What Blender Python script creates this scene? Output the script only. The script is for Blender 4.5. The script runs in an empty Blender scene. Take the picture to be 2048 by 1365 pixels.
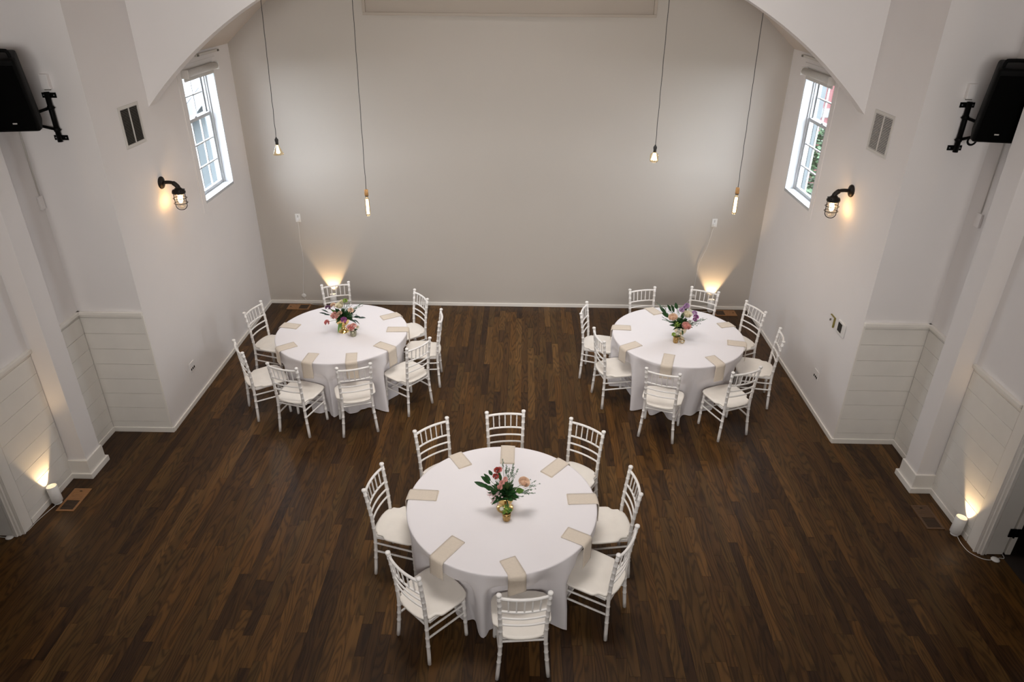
import bpy, bmesh, math, random
from mathutils import Vector, Matrix
random.seed(7)
PI = math.pi
col = bpy.context.scene.collection
scene = bpy.context.scene

# ------------------------------------------------------------------ camera
cam_d = bpy.data.cameras.new('camera'); cam = bpy.data.objects.new('camera', cam_d); col.objects.link(cam)
cam_d.sensor_width = 36.0; cam_d.lens = 24.7577; cam_d.clip_start = 0.05; cam_d.clip_end = 200
_R = Vector((0.99980633, 0.01826397, 0.00733014)); _U = Vector((-0.015069, 0.47089779, 0.88205907)); _F = Vector((-0.01265815, 0.8819987, -0.47108181))
M4 = Matrix.Identity(4)
for i in range(3):
    M4[i][0] = _R[i]; M4[i][1] = _U[i]; M4[i][2] = -_F[i]
M4.translation = Vector((0, 0, 4.6202)); cam.matrix_world = M4
scene.camera = cam

# ------------------------------------------------------------------ light and exposure
scene.view_settings.view_transform = 'Standard'; scene.view_settings.look = 'None'
scene.view_settings.gamma = 1.0; scene.view_settings.use_curve_mapping = False
scene.view_settings.exposure = 0.0
world = bpy.data.worlds.new('overcast_sky'); scene.world = world; world.use_nodes = True
wn = world.node_tree.nodes; wl = world.node_tree.links
bg = wn['Background']; tc = wn.new('ShaderNodeTexCoord'); sp = wn.new('ShaderNodeSeparateXYZ'); rp = wn.new('ShaderNodeValToRGB')
rp.color_ramp.elements[0].position = 0.0; rp.color_ramp.elements[0].color = (0.70, 0.76, 0.84, 1)
rp.color_ramp.elements[1].position = 0.9; rp.color_ramp.elements[1].color = (0.80, 0.88, 1.0, 1)
wl.new(tc.outputs['Generated'], sp.inputs[0]); wl.new(sp.outputs['Z'], rp.inputs[0]); wl.new(rp.outputs[0], bg.inputs[0])
bg.inputs[1].default_value = 22.5

def add_light(name, kind, loc, energy, color, target=None, **kw):
    d = bpy.data.lights.new(name, kind); d.energy = energy; d.color = color
    for k, v in kw.items(): setattr(d, k, v)
    o = bpy.data.objects.new(name, d); col.objects.link(o); o.location = loc
    if target is not None:
        o.rotation_euler = (Vector(target) - Vector(loc)).to_track_quat('-Z', 'Y').to_euler()
    return o
XC, HA, HB = -0.205, 3.649, 4.32      # room centre line, half width of the alcove, half width of the hall
YR, YARCH, YB = 6.39, 7.44, 9.788     # return walls, arch wall, back wall
YF, HALLTOP = -2.6, 7.0
# added unseen fill lights under hall and alcove ceilings and before the front wall
add_light('front_fill_light', 'AREA', (XC, YF + 0.05, 4.2), 112, (1.0, 0.965, 0.93), (XC, 8.4, 3.2), shape='RECTANGLE', size=4.6, size_y=1.5, spread=math.radians(80))
add_light('hall_fill_light', 'AREA', (XC, 4.9, 6.7), 50, (1.0, 0.955, 0.92), (XC, 5.6, 0), shape='RECTANGLE', size=2.2, size_y=1.2, spread=math.radians(95))
add_light('alcove_fill_light', 'AREA', (XC, 8.1, 6.0), 18, (1.0, 0.95, 0.92), (XC, 7.2, 0), shape='RECTANGLE', size=2.4, size_y=0.5, spread=math.radians(115))
add_light('back_fill_light', 'AREA', (XC, 6.3, 6.6), 20, (1.0, 0.95, 0.90), (XC, 8.6, 0.5), shape='RECTANGLE', size=4.0, size_y=0.4, spread=math.radians(90))
for s in (-1, 1):
    p = add_light('daylight_portal', 'AREA', (XC + s * (HA + 0.02), 8.735, 2.75), 1, (1, 1, 1), (XC, 8.735, 2.75), shape='RECTANGLE', size=1.0, size_y=1.6)
    p.data.cycles.is_portal = True

# ------------------------------------------------------------------ materials
def mat(name, color, rough=0.6, metallic=0.0, noise=0.0, nscale=8.0, bump=0.0, bscale=60.0, spec=0.5, emit=None, estr=0.0, sheen=0.0, trans=0.0, stretch=(1, 1, 1)):
    m = bpy.data.materials.new(name); m.use_nodes = True
    nt = m.node_tree; n = nt.nodes; l = nt.links; b = n['Principled BSDF']
    b.inputs['Base Color'].default_value = (*color, 1); b.inputs['Roughness'].default_value = rough
    b.inputs['Metallic'].default_value = metallic; b.inputs['Specular IOR Level'].default_value = spec
    if sheen: b.inputs['Sheen Weight'].default_value = sheen
    if trans: b.inputs['Transmission Weight'].default_value = trans
    if emit: b.inputs['Emission Color'].default_value = (*emit, 1); b.inputs['Emission Strength'].default_value = estr
    if noise or bump:
        t = n.new('ShaderNodeTexCoord'); mp = n.new('ShaderNodeMapping'); mp.inputs['Scale'].default_value = stretch
        l.new(t.outputs['Object'], mp.inputs[0])
    if noise:
        nz = n.new('ShaderNodeTexNoise'); nz.inputs['Scale'].default_value = nscale; nz.inputs['Detail'].default_value = 5
        l.new(mp.outputs[0], nz.inputs['Vector'])
        r = n.new('ShaderNodeValToRGB'); r.color_ramp.elements[0].position = 0.3; r.color_ramp.elements[1].position = 0.7
        r.color_ramp.elements[0].color = (*[c * (1 - noise) for c in color], 1); r.color_ramp.elements[1].color = (*[min(1, c * (1 + noise)) for c in color], 1)
        l.new(nz.outputs[0], r.inputs[0]); l.new(r.outputs[0], b.inputs['Base Color'])
    if bump:
        nb = n.new('ShaderNodeTexNoise'); nb.inputs['Scale'].default_value = bscale; nb.inputs['Detail'].default_value = 4
        l.new(mp.outputs[0], nb.inputs['Vector'])
        bp = n.new('ShaderNodeBump'); bp.inputs['Strength'].default_value = bump; bp.inputs['Distance'].default_value = 0.01
        l.new(nb.outputs[0], bp.inputs['Height']); l.new(bp.outputs[0], b.inputs['Normal'])
    return m

def glass(name, tint=(0.95, 0.97, 0.97), refl=0.10):
    m = bpy.data.materials.new(name); m.use_nodes = True; nt = m.node_tree; n = nt.nodes; l = nt.links; n.clear()
    o = n.new('ShaderNodeOutputMaterial'); mx = n.new('ShaderNodeMixShader'); t = n.new('ShaderNodeBsdfTransparent'); g = n.new('ShaderNodeBsdfGlossy')
    lw = n.new('ShaderNodeLayerWeight'); lw.inputs[0].default_value = 0.5
    pw = n.new('ShaderNodeMath'); pw.operation = 'POWER'; pw.inputs[1].default_value = 4.0; l.new(lw.outputs['Facing'], pw.inputs[0])
    fr = n.new('ShaderNodeMath'); fr.operation = 'MULTIPLY_ADD'; fr.inputs[1].default_value = 0.6; fr.inputs[2].default_value = 0.04; l.new(pw.outputs[0], fr.inputs[0])
    t.inputs[0].default_value = (*tint, 1); g.inputs['Roughness'].default_value = 0.02
    l.new(fr.outputs[0], mx.inputs[0]); l.new(t.outputs[0], mx.inputs[1]); l.new(g.outputs[0], mx.inputs[2]); l.new(mx.outputs[0], o.inputs[0])
    return m

def floor_wood(name, attr):
    m = bpy.data.materials.new(name); m.use_nodes = True; nt = m.node_tree; n = nt.nodes; l = nt.links; b = n['Principled BSDF']
    def N(t, **k):
        x = n.new(t)
        for a, v in k.items(): setattr(x, a, v)
        return x
    def math_(op, a, bb=None, c=None):
        x = N('ShaderNodeMath', operation=op)
        for i, v in enumerate((a, bb, c)):
            if v is None: continue
            if isinstance(v, (int, float)): x.inputs[i].default_value = v
            else: l.new(v, x.inputs[i])
        return x.outputs[0]
    if attr:
        a = N('ShaderNodeAttribute'); a.attribute_name = 'rnd'; rnd = a.outputs['Fac']
    else:
        a = N('ShaderNodeObjectInfo'); rnd = a.outputs['Random']
    g = N('ShaderNodeNewGeometry')
    off = N('ShaderNodeCombineXYZ'); l.new(math_('MULTIPLY', rnd, 61.0), off.inputs[0]); l.new(math_('MULTIPLY', rnd, 173.0), off.inputs[1])
    ad = N('ShaderNodeVectorMath', operation='ADD'); l.new(g.outputs['Position'], ad.inputs[0]); l.new(off.outputs[0], ad.inputs[1])
    def stretched(sx, sy):
        v = N('ShaderNodeVectorMath', operation='MULTIPLY'); l.new(ad.outputs[0], v.inputs[0]); v.inputs[1].default_value = (sx, sy, 1.0); return v.outputs[0]
    def noise(vec, det=2.0):
        x = N('ShaderNodeTexNoise'); x.inputs['Scale'].default_value = 1.0; x.inputs['Detail'].default_value = det; l.new(vec, x.inputs['Vector']); return x.outputs[0]
    # cathedral figure: contour lines of a stretched noise
    fig = noise(stretched(7.0, 0.9), 1.5)
    ring = math_('SINE', math_('MULTIPLY', fig, 95.0))
    ring = math_('POWER', math_('MULTIPLY_ADD', ring, 0.5, 0.5), 2.2)
    fine = noise(stretched(260.0, 5.0), 3.0)
    broad = noise(stretched(11.0, 1.2), 2.0)
    ramp = N('ShaderNodeValToRGB'); cr = ramp.color_ramp; cr.interpolation = 'LINEAR'
    tones = [(0.0, (0.036, 0.016, 0.006)), (0.25, (0.056, 0.026, 0.008)), (0.5, (0.070, 0.032, 0.009)), (0.72, (0.080, 0.041, 0.012)), (0.86, (0.098, 0.043, 0.010)), (1.0, (0.120, 0.060, 0.018))]
    cr.elements[0].position = 0; cr.elements[0].color = (*tones[0][1], 1); cr.elements[1].position = 1; cr.elements[1].color = (*tones[-1][1], 1)
    for p, c in tones[1:-1]:
        e = cr.elements.new(p); e.color = (*c, 1)
    l.new(math_('FRACT', math_('MULTIPLY', rnd, 37.7)), ramp.inputs[0])
    k = math_('MULTIPLY_ADD', ring, -0.60, 1.22)
    k = math_('MULTIPLY', k, math_('MULTIPLY_ADD', fine, 0.75, 0.62))
    k = math_('MULTIPLY', k, math_('MULTIPLY_ADD', broad, 0.9, 0.55))
    k = math_('MULTIPLY', k, 0.92)
    mul = N('ShaderNodeVectorMath', operation='SCALE'); l.new(ramp.outputs[0], mul.inputs[0]); l.new(k, mul.inputs['Scale'])
    l.new(mul.outputs[0], b.inputs['Base Color'])
    l.new(math_('MULTIPLY_ADD', fine, 0.18, 0.30), b.inputs['Roughness'])
    b.inputs['Specular IOR Level'].default_value = 0.24
    bp = N('ShaderNodeBump'); bp.inputs['Strength'].default_value = 0.12; bp.inputs['Distance'].default_value = 0.002
    l.new(math_('ADD', ring, fine), bp.inputs['Height']); l.new(bp.outputs[0], b.inputs['Normal'])
    return m

M = {}
M['wall'] = mat('white_wall_paint', (0.835, 0.80, 0.785), 0.75, noise=0.015, nscale=1.5, bump=0.05, bscale=90)
M['back'] = mat('greige_wall_paint', (0.52, 0.475, 0.425), 0.8, noise=0.012, nscale=1.2, bump=0.05, bscale=90)
M['ceil'] = mat('ceiling_paint', (0.60, 0.54, 0.49), 0.85, noise=0.02, nscale=2)
M['board'] = mat('shiplap_paint', (0.82, 0.785, 0.73), 0.55, noise=0.02, nscale=6, bump=0.06, bscale=120)
M['trim'] = mat('trim_paint', (0.85, 0.81, 0.75), 0.45, noise=0.015, nscale=5)
M['sub_passage'] = mat('subfloor_passage_shade', (0.02, 0.012, 0.008), 0.9)
M['floor'] = floor_wood('stained_oak_board', False); M['floor_field'] = floor_wood('stained_oak_field', True)
M['sash'] = mat('window_vinyl', (0.54, 0.55, 0.56), 0.4, noise=0.01)
M['pane'] = glass('window_glass')
M['shade'] = mat('shade_fabric', (0.62, 0.60, 0.57), 0.8, noise=0.03, nscale=40)
M['cloth'] = mat('white_linen', (0.82, 0.785, 0.80), 0.85, sheen=0.15, noise=0.01, nscale=3, bump=0.25, bscale=9)
M['napkin'] = mat('champagne_linen', (0.68, 0.59, 0.49), 0.8, sheen=0.15, noise=0.03, nscale=90, bump=0.15, bscale=200)
M['chair'] = mat('white_resin', (0.87, 0.84, 0.81), 0.38, noise=0.012, nscale=15)
M['seat'] = mat('ivory_seat', (0.86, 0.81, 0.74), 0.42, noise=0.035, nscale=9)
M['table'] = mat('plywood', (0.45, 0.32, 0.2), 0.6, noise=0.1, nscale=20)
M['steel'] = mat('grey_steel', (0.35, 0.35, 0.36), 0.4, metallic=0.8)
M['gold'] = mat('brushed_gold', (0.78, 0.55, 0.22), 0.20, metallic=0.95, noise=0.06, nscale=14)
M['palegold'] = mat('mercury_gold', (0.72, 0.62, 0.42), 0.16, metallic=0.9, noise=0.12, nscale=30)
M['amber'] = mat('amber_mercury', (0.42, 0.27, 0.10), 0.2, metallic=0.75, noise=0.35, nscale=60)
M['silver'] = mat('mercury_silver', (0.34, 0.33, 0.24), 0.25, metallic=0.8, noise=0.5, nscale=70)
M['black'] = mat('black_plastic', (0.0025, 0.0025, 0.0025), 0.6, bump=0.1, bscale=300, spec=0.10)
M['grille'] = mat('speaker_grille', (0.0015, 0.0015, 0.0015), 0.8, bump=0.3, bscale=500, spec=0.05)
M['iron'] = mat('black_iron', (0.003, 0.003, 0.003), 0.5, metallic=0.2, spec=0.12)
M['bronze'] = mat('aged_bronze', (0.012, 0.008, 0.005), 0.45, metallic=0.45, noise=0.3, nscale=30)
M['cord'] = mat('dark_cord', (0.03, 0.03, 0.03), 0.7)
M['wcord'] = mat('white_cord', (0.72, 0.70, 0.68), 0.5)
M['white'] = mat('white_plastic', (0.78, 0.76, 0.73), 0.35)
M['bulbglass'] = glass('warm_bulb_glass', (1.0, 0.90, 0.72))
M['cageglass'] = glass('lantern_glass', (0.98, 0.93, 0.85))
M['filament'] = mat('filament', (1, 0.8, 0.5), 0.5, emit=(1.0, 0.66, 0.32), estr=38.0)
M['tube'] = mat('glowing_tube', (1, 0.9, 0.7), 0.5, emit=(1.0, 0.83, 0.58), estr=7.0)
M['flame'] = mat('flame_bulb', (1, 0.9, 0.7), 0.5, emit=(1.0, 0.78, 0.46), estr=9.0)
M['lampface'] = mat('lamp_face', (1, 0.95, 0.85), 0.5, emit=(1.0, 0.80, 0.52), estr=22.0)
M['wood_light'] = mat('turned_oak', (0.55, 0.30, 0.11), 0.5, noise=0.12, nscale=40)
M['register'] = mat('oak_register', (0.30, 0.145, 0.055), 0.45, noise=0.12, nscale=30)
M['register_dark'] = mat('walnut_register', (0.10, 0.052, 0.024), 0.45, noise=0.12, nscale=30)
M['ventwhite'] = mat('vent_enamel', (0.66, 0.63, 0.59), 0.4)
M['ventdark'] = mat('duct_shade', (0.012, 0.010, 0.008), 0.9)  # shade inside the ducts put into the colour of thin sheets
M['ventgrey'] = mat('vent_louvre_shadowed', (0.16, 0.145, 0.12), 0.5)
M['brass'] = mat('old_brass', (0.30, 0.25, 0.07), 0.4, metallic=0.6)
M['screen'] = mat('dark_screen', (0.015, 0.015, 0.013), 0.15)
M['panel'] = mat('taupe_panel', (0.44, 0.38, 0.32), 0.7, noise=0.02, nscale=2)
M['leaf'] = mat('dark_leaf', (0.022, 0.075, 0.020), 0.4, noise=0.35, nscale=25)
M['leaf2'] = mat('fresh_leaf', (0.10, 0.22, 0.035), 0.45, noise=0.3, nscale=25)
M['fern'] = mat('grey_green_fern', (0.17, 0.25, 0.17), 0.6, noise=0.3, nscale=40)
M['euca'] = mat('blue_green_leaf', (0.018, 0.050, 0.036), 0.5, noise=0.3, nscale=30)
M['stem'] = mat('green_stem', (0.10, 0.16, 0.04), 0.6)
def petal(name, c): return mat(name, c, 0.6, noise=0.12, nscale=45, sheen=0.2)
M['blush'] = petal('blush_petal', (0.80, 0.58, 0.42)); M['cream'] = petal('cream_petal', (0.80, 0.74, 0.56)); M['pink'] = petal('pink_petal', (0.78, 0.40, 0.34))
M['coral'] = petal('coral_petal', (0.72, 0.22, 0.20)); M['magenta'] = petal('magenta_petal', (0.42, 0.10, 0.34)); M['lilac'] = petal('lilac_petal', (0.48, 0.28, 0.50))
M['red'] = petal('red_petal', (0.45, 0.055, 0.04)); M['plum'] = petal('plum_petal', (0.16, 0.06, 0.14)); M['wax'] = petal('pale_wax_flower', (0.70, 0.52, 0.52)); M['whitef'] = petal('white_petal', (0.82, 0.80, 0.70)); M['lime'] = petal('lime_petal', (0.30, 0.44, 0.06))

# ------------------------------------------------------------------ mesh helpers
def tag(o, label=None, cat=None, group=None, kind=None):
    if label: o['label'] = label
    if cat: o['category'] = cat
    if group: o['group'] = group
    if kind: o['kind'] = kind
    return o
def obj(name, bm, m, parent=None, smooth=False, loc=None):
    me = bpy.data.meshes.new(name)
    bmesh.ops.recalc_face_normals(bm, faces=bm.faces) if not getattr(bm, '_keep', False) else None
    bm.to_mesh(me); bm.free()
    if smooth:
        for p in me.polygons: p.use_smooth = True
    for mm in (m if isinstance(m, (list, tuple)) else [m]): me.materials.append(mm)
    o = bpy.data.objects.new(name, me); col.objects.link(o)
    if parent is not None: o.parent = parent
    if loc is not None: o.location = loc
    return o
def empty(name, loc=(0, 0, 0), rotz=0.0):
    o = bpy.data.objects.new(name, None); col.objects.link(o); o.location = loc; o.rotation_euler = (0, 0, rotz); o.empty_display_size = 0.1
    return o
def box(bm, x0, x1, y0, y1, z0, z1, bev=0.0, mi=0, mtx=None):
    if x0 > x1: x0, x1 = x1, x0
    if y0 > y1: y0, y1 = y1, y0
    v = [bm.verts.new(p) for p in ((x0, y0, z0), (x1, y0, z0), (x1, y1, z0), (x0, y1, z0), (x0, y0, z1), (x1, y0, z1), (x1, y1, z1), (x0, y1, z1))]
    f = [bm.faces.new([v[i] for i in q]) for q in ((0, 3, 2, 1), (4, 5, 6, 7), (0, 1, 5, 4), (1, 2, 6, 5), (2, 3, 7, 6), (3, 0, 4, 7))]
    for q in f: q.material_index = mi
    if bev:
        ed = list({e for q in f for e in q.edges})
        r = bmesh.ops.bevel(bm, geom=ed, offset=bev, segments=2, profile=0.6, affect='EDGES')
        v = list({vv for q in r['faces'] for vv in q.verts} | {vv for vv in v if vv.is_valid})
    if mtx is not None:
        bmesh.ops.transform(bm, matrix=mtx, verts=[vv for vv in v if vv.is_valid])
    return v
def B(): return bmesh.new()
def bx(*a, **k):
    bm = B(); box(bm, *a, **k); return bm
def frames(pts, up0=None):
    out = []; n = len(pts); prev = None
    for i, p in enumerate(pts):
        t = (pts[min(i + 1, n - 1)] - pts[max(i - 1, 0)]).normalized()
        if prev is None:
            u = (up0 or (Vector((1, 0, 0)) if abs(t.z) > 0.8 else Vector((0, 0, 1))))
        else: u = prev
        a = (u - t * u.dot(t))
        if a.length < 1e-6: a = t.orthogonal()
        a.normalize(); prev = a; out.append((a, t.cross(a)))
    return out
def tube(bm, pts, rad, seg=8, caps=True, mi=0, up=None):
    pts = [Vector(p) for p in pts]
    rad = rad if isinstance(rad, (list, tuple)) else [rad] * len(pts)
    fr = frames(pts, up); rings = []
    for p, r, (a, b) in zip(pts, rad, fr):
        rings.append([bm.verts.new(p + (a * math.cos(2 * PI * k / seg) + b * math.sin(2 * PI * k / seg)) * r) for k in range(seg)])
    for i in range(len(rings) - 1):
        for k in range(seg):
            f = bm.faces.new((rings[i][k], rings[i][(k + 1) % seg], rings[i + 1][(k + 1) % seg], rings[i + 1][k])); f.material_index = mi
    if caps:
        bm.faces.new(rings[0][::-1]).material_index = mi; bm.faces.new(rings[-1]).material_index = mi
def lathe(bm, prof, seg=24, mi=0, mtx=None, cap=True):
    rings = []; vs = []
    for r, z in prof:
        if r < 1e-5:
            v = bm.verts.new((0, 0, z)); rings.append([v]); vs.append(v)
        else:
            rg = [bm.verts.new((r * math.cos(2 * PI * k / seg), r * math.sin(2 * PI * k / seg), z)) for k in range(seg)]; rings.append(rg); vs += rg
    for a, b in zip(rings, rings[1:]):
        for k in range(seg):
            k2 = (k + 1) % seg
            if len(a) == 1 and len(b) == 1: break
            if len(a) == 1: f = bm.faces.new((a[0], b[k2], b[k]))
            elif len(b) == 1: f = bm.faces.new((a[k], a[k2], b[0]))
            else: f = bm.faces.new((a[k], a[k2], b[k2], b[k]))
            f.material_index = mi
    if cap:
        if len(rings[0]) > 1: bm.faces.new(rings[0][::-1]).material_index = mi
        if len(rings[-1]) > 1: bm.faces.new(rings[-1]).material_index = mi
    if mtx is not None: bmesh.ops.transform(bm, matrix=mtx, verts=vs)
    return vs
def copy_tree(o, parent=None):
    c = o.copy(); col.objects.link(c)
    if parent is not None: c.parent = parent
    for ch in o.children: copy_tree(ch, c)
    return c
def struct(name, bm, m, parent=None, smooth=False):
    o = obj(name, bm, m, parent, smooth); o['kind'] = 'structure'; return o
def spline(pts, n):
    P = [Vector(p) for p in pts]; out = []
    for i in range(len(P) - 1):
        a = P[max(i - 1, 0)]; b = P[i]; c = P[i + 1]; d = P[min(i + 2, len(P) - 1)]
        for k in range(n):
            t = k / n
            out.append(0.5 * ((2 * b) + (c - a) * t + (2 * a - 5 * b + 4 * c - d) * t * t + (3 * b - a - 3 * c + d) * t ** 3))
    out.append(P[-1]); return out

# ------------------------------------------------------------------ floor
floor = struct('floor', bx(XC - HB - 0.3, XC + HB + 0.3, YF - 0.1, YB + 0.1, -0.08, -0.014), M['sub_passage'])
W = 0.0826; x = XC - HB - 0.005; boards = []
while x < XC + HB + 0.01:
    y = YF - random.uniform(0, 1.0)
    while y < YB:
        L = random.choice((0.35, 0.5, 0.65, 0.8, 0.95, 1.1, 1.3, 1.6)) * random.uniform(0.85, 1.15)
        y1 = min(y + L, YB + 0.02)
        if y1 > YF: boards.append((x, max(y, YF), y1))
        y = y1
    x += W
def board_seen(b):
    cx, cy = b[0] + W / 2, (b[1] + b[2]) / 2
    v = Vector((cx, cy, -4.6202)); z = v.dot(_F); px = 1024 + 1408.4 * v.dot(_R) / z; py = 682.5 - 1408.4 * v.dot(_U) / z
    if not (20 < px < 2028 and py < 1340 and b[1] > 2.2): return 0
    for tx, ty in ((-0.134, 4.417), (-2.124, 7.393), (1.860, 7.434)):
        if math.hypot(cx - tx, cy - 0.3 - ty) < 0.95: return 0
    if cy < 6.2 and abs(cx - XC) > 4.1: return 0
    return (b[2] - b[1]) / z ** 3
boards.sort(key=board_seen, reverse=True)
unit = B(); box(unit, 0, 1, 0, 1, -0.012, 0); ume = bpy.data.meshes.new('floor_board'); unit.to_mesh(ume); unit.free(); ume.materials.append(M['floor'])
for (bx0, by0, by1) in boards[:300]:
    o = bpy.data.objects.new('floor_board', ume); col.objects.link(o); o.parent = floor
    o.location = (bx0 + 0.0005, by0 + 0.0006, random.uniform(-0.0003, 0.0)); o.scale = (W - 0.0010, by1 - by0 - 0.0012, 1)
fb = B(); lay = fb.verts.layers.float.new('rnd')
for (bx0, by0, by1) in boards[300:]:
    r = random.random()
    for v in box(fb, bx0 + 0.0005, bx0 + W - 0.0005, by0 + 0.0006, by1 - 0.0006, -0.012, random.uniform(-0.0003, 0.0)): v[lay] = r
o = obj('floor_board_field', fb, M['floor_field'], floor); o['kind'] = 'stuff'

# ------------------------------------------------------------------ walls
def X(s, u): return XC + s * u
side = {-1: 'left', 1: 'right'}
struct('wall_back', bx(X(-1, HA + 0.4), X(1, HA + 0.4), YB, YB + 0.15, -0.08, 7.2), M['back'])
WY0, WY1, WZ0, WZ1 = 8.28, 9.19, 2.03, 3.50      # window openings of the alcove
DY0, DY1, DZ = 3.80, 4.755, 2.10                 # door openings of the hall
ROOFZ = 3.70
def wall_with_hole(s, u0, u1, y0, y1, z0, z1, holes):
    bm = B(); cur = y0
    for (hy0, hy1, hz0, hz1) in holes:
        box(bm, X(s, u0), X(s, u1), cur, hy0, z0, z1)
        if hz0 > z0: box(bm, X(s, u0), X(s, u1), hy0, hy1, z0, hz0)
        box(bm, X(s, u0), X(s, u1), hy0, hy1, hz1, z1); cur = hy1
    box(bm, X(s, u0), X(s, u1), cur, y1, z0, z1)
    return bm
pilasters = {}
for s in (-1, 1):
    n = side[s]
    struct('wall_alcove_' + n, wall_with_hole(s, HA, HA + 0.18, YR + 0.001, YB, -0.08, HALLTOP, [(WY0, WY1, WZ0, WZ1)]), M['wall'])
    wr = struct('wall_return_' + n, bx(X(s, HA + 0.0005), X(s, HB + 0.2), YR, YR + 0.14, -0.08, HALLTOP), M['wall'])
    wh = struct('wall_hall_' + n, wall_with_hole(s, HB, HB + 0.2, YF, YR, -0.08, HALLTOP, [(DY0, DY1, -0.08, DZ)]), M['wall'])
    # shiplap boards under the rail
    def shiplap(parent, kind, a, b, face):
        z = 0.060; k = 0
        while z < 1.43:
            z1 = min(z + (0.076 if k == 0 else 0.182), 1.442)
            bm = B()
            if kind == 'y': box(bm, a, b, face - 0.011, face, z + 0.0016, z1 - 0.0016, bev=0.0012)
            else: box(bm, face, face - s * 0.011, a, b, z + 0.0016, z1 - 0.0016, bev=0.0012)
            obj('shiplap_board', bm, M['board'], parent); z = z1; k += 1
    shiplap(wr, 'y', X(s, HA + 0.022), X(s, HB - 0.012), YR)
    shiplap(wh, 'x', 5.835, YR - 0.012, X(s, HB))
    shiplap(wh, 'x', 4.895, 5.575, X(s, HB))
    # corner bead of the boards and chair rails
    obj('corner_trim', bx(X(s, HA + 0.001), X(s, HA + 0.021), YR - 0.014, YR, 0.06, 1.442, bev=0.002), M['trim'], wr)
    obj('chair_rail', bx(X(s, HA + 0.001), X(s, HB), YR - 0.034, YR, 1.442, 1.480, bev=0.005), M['trim'], wr)
    obj('chair_rail', bx(X(s, HB - 0.034), X(s, HB), 5.83, YR, 1.442, 1.480, bev=0.005), M['trim'], wh)
    obj('chair_rail', bx(X(s, HB - 0.034), X(s, HB), 4.90, 5.58, 1.442, 1.480, bev=0.005), M['trim'], wh)
    # baseboards
    bm = B(); box(bm, X(s, HA - 0.016), X(s, HA), YR - 0.002, YB, 0.0, 0.052, bev=0.004); struct('baseboard_alcove_' + n, bm, M['trim'])
    bm = B(); box(bm, X(s, HA - 0.012), X(s, HB), YR - 0.022, YR - 0.0005, 0.0, 0.060, bev=0.004); struct('baseboard_return_' + n, bm, M['trim'])
    bm = B(); box(bm, X(s, HB - 0.020), X(s, HB - 0.0005), 5.83, YR - 0.02, 0.0, 0.060, bev=0.004); box(bm, X(s, HB - 0.020), X(s, HB - 0.0005), 4.895, 5.58, 0.0, 0.060, bev=0.004)
    struct('baseboard_hall_' + n, bm, M['trim'])
    # pilaster with a stepped base
    p = struct('trim_pilaster_' + n, bx(X(s, HB - 0.190), X(s, HB + 0.01), 5.585, 5.825, 0.0, HALLTOP, bev=0.004), M['wall'])
    obj('plinth', bx(X(s, HB - 0.206), X(s, HB), 5.565, 5.842, 0.0, 0.215, bev=0.006), M['trim'], p)
    obj('shoe_moulding', bx(X(s, HB - 0.222), X(s, HB), 5.548, 5.872, 0.0, 0.062, bev=0.006), M['trim'], p)
    # door frame, folded-back door leaf, passage behind
    d = struct('door_%d' % (1 if s < 0 else 2), bx(X(s, HB - 0.018), X(s, HB), DY1, DY1 + 0.132, 0.0, DZ + 0.13, bev=0.004), M['trim'])
    bm = B(); box(bm, X(s, HB - 0.018), X(s, HB), DY0 - 0.13, DY0, 0.0, DZ + 0.13, bev=0.004); box(bm, X(s, HB - 0.018), X(s, HB), DY0, DY1, DZ, DZ + 0.13, bev=0.004); obj('casing', bm, M['trim'], d)
    bm = B()
    box(bm, X(s, HB - 0.026), X(s, HB - 0.018), DY1 + 0.004, DY1 + 0.020, 0.0, DZ + 0.01, bev=0.002)
    box(bm, X(s, HB), X(s, HB + 0.22), DY1 - 0.018, DY1 + 0.001, 0.0, DZ, bev=0.002)
    box(bm, X(s, HB + 0.02), X(s, HB + 0.045), DY1 - 0.034, DY1 - 0.016, 0.0, DZ, bev=0.003)
    box(bm, X(s, HB + 0.06), X(s, HB + 0.075), DY1 - 0.026, DY1 - 0.016, 0.0, DZ, bev=0.002)
    obj('jamb', bm, M['trim'], d)
    lf = obj('door_leaf', bx(X(s, HB + 0.235), X(s, HB + 0.28), DY1 - 0.03, DY1 + 0.86, 0.008, DZ - 0.01, bev=0.003), M['trim'], d)
    for hz in (0.22, 1.05, 1.85):
        bm = B(); box(bm, X(s, HB + 0.185), X(s, HB + 0.275), DY1 - 0.036, DY1 - 0.028, hz, hz + 0.09, bev=0.002)
        tube(bm, [(X(s, HB + 0.229), DY1 - 0.040, hz - 0.004), (X(s, HB + 0.229), DY1 - 0.040, hz + 0.094)], 0.008, 10)
        h = obj('hinge', bm, M['iron'], d)
        if hz < 0.3: h['label'] = 'black metal hinge'
    bm = B()
    box(bm, X(s, HB + 0.2), X(s, HB + 1.8), 2.9, 5.75, -0.08, -0.001); box(bm, X(s, HB + 0.2), X(s, HB + 1.8), 2.9, 5.75, 2.5, 2.6)
    box(bm, X(s, HB + 1.7), X(s, HB + 1.8), 2.9, 5.75, 0, 2.5); box(bm, X(s, HB + 0.2), X(s, HB + 1.8), 2.8, 2.9, 0, 2.6); box(bm, X(s, HB + 0.2), X(s, HB + 1.8), 5.7, 5.8, 0, 2.6)
    struct('wall_passage_' + n, bm, M['sub_passage'])  # walls coloured near-black, standing in for the dark of an unlit passage
    obj('threshold', bx(X(s, HB + 0.0), X(s, HB + 0.30), DY0, DY1, -0.02, -0.0015), M['floor'], d)
struct('baseboard_back', bx(X(-1, HA - 0.016), X(1, HA - 0.016), YB - 0.017, YB, 0.0, 0.052, bev=0.004), M['trim'])
struct('wall_front', bx(X(-1, HB + 0.2), X(1, HB + 0.2), YF - 0.15, YF, -0.08, HALLTOP), M['wall'])
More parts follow.
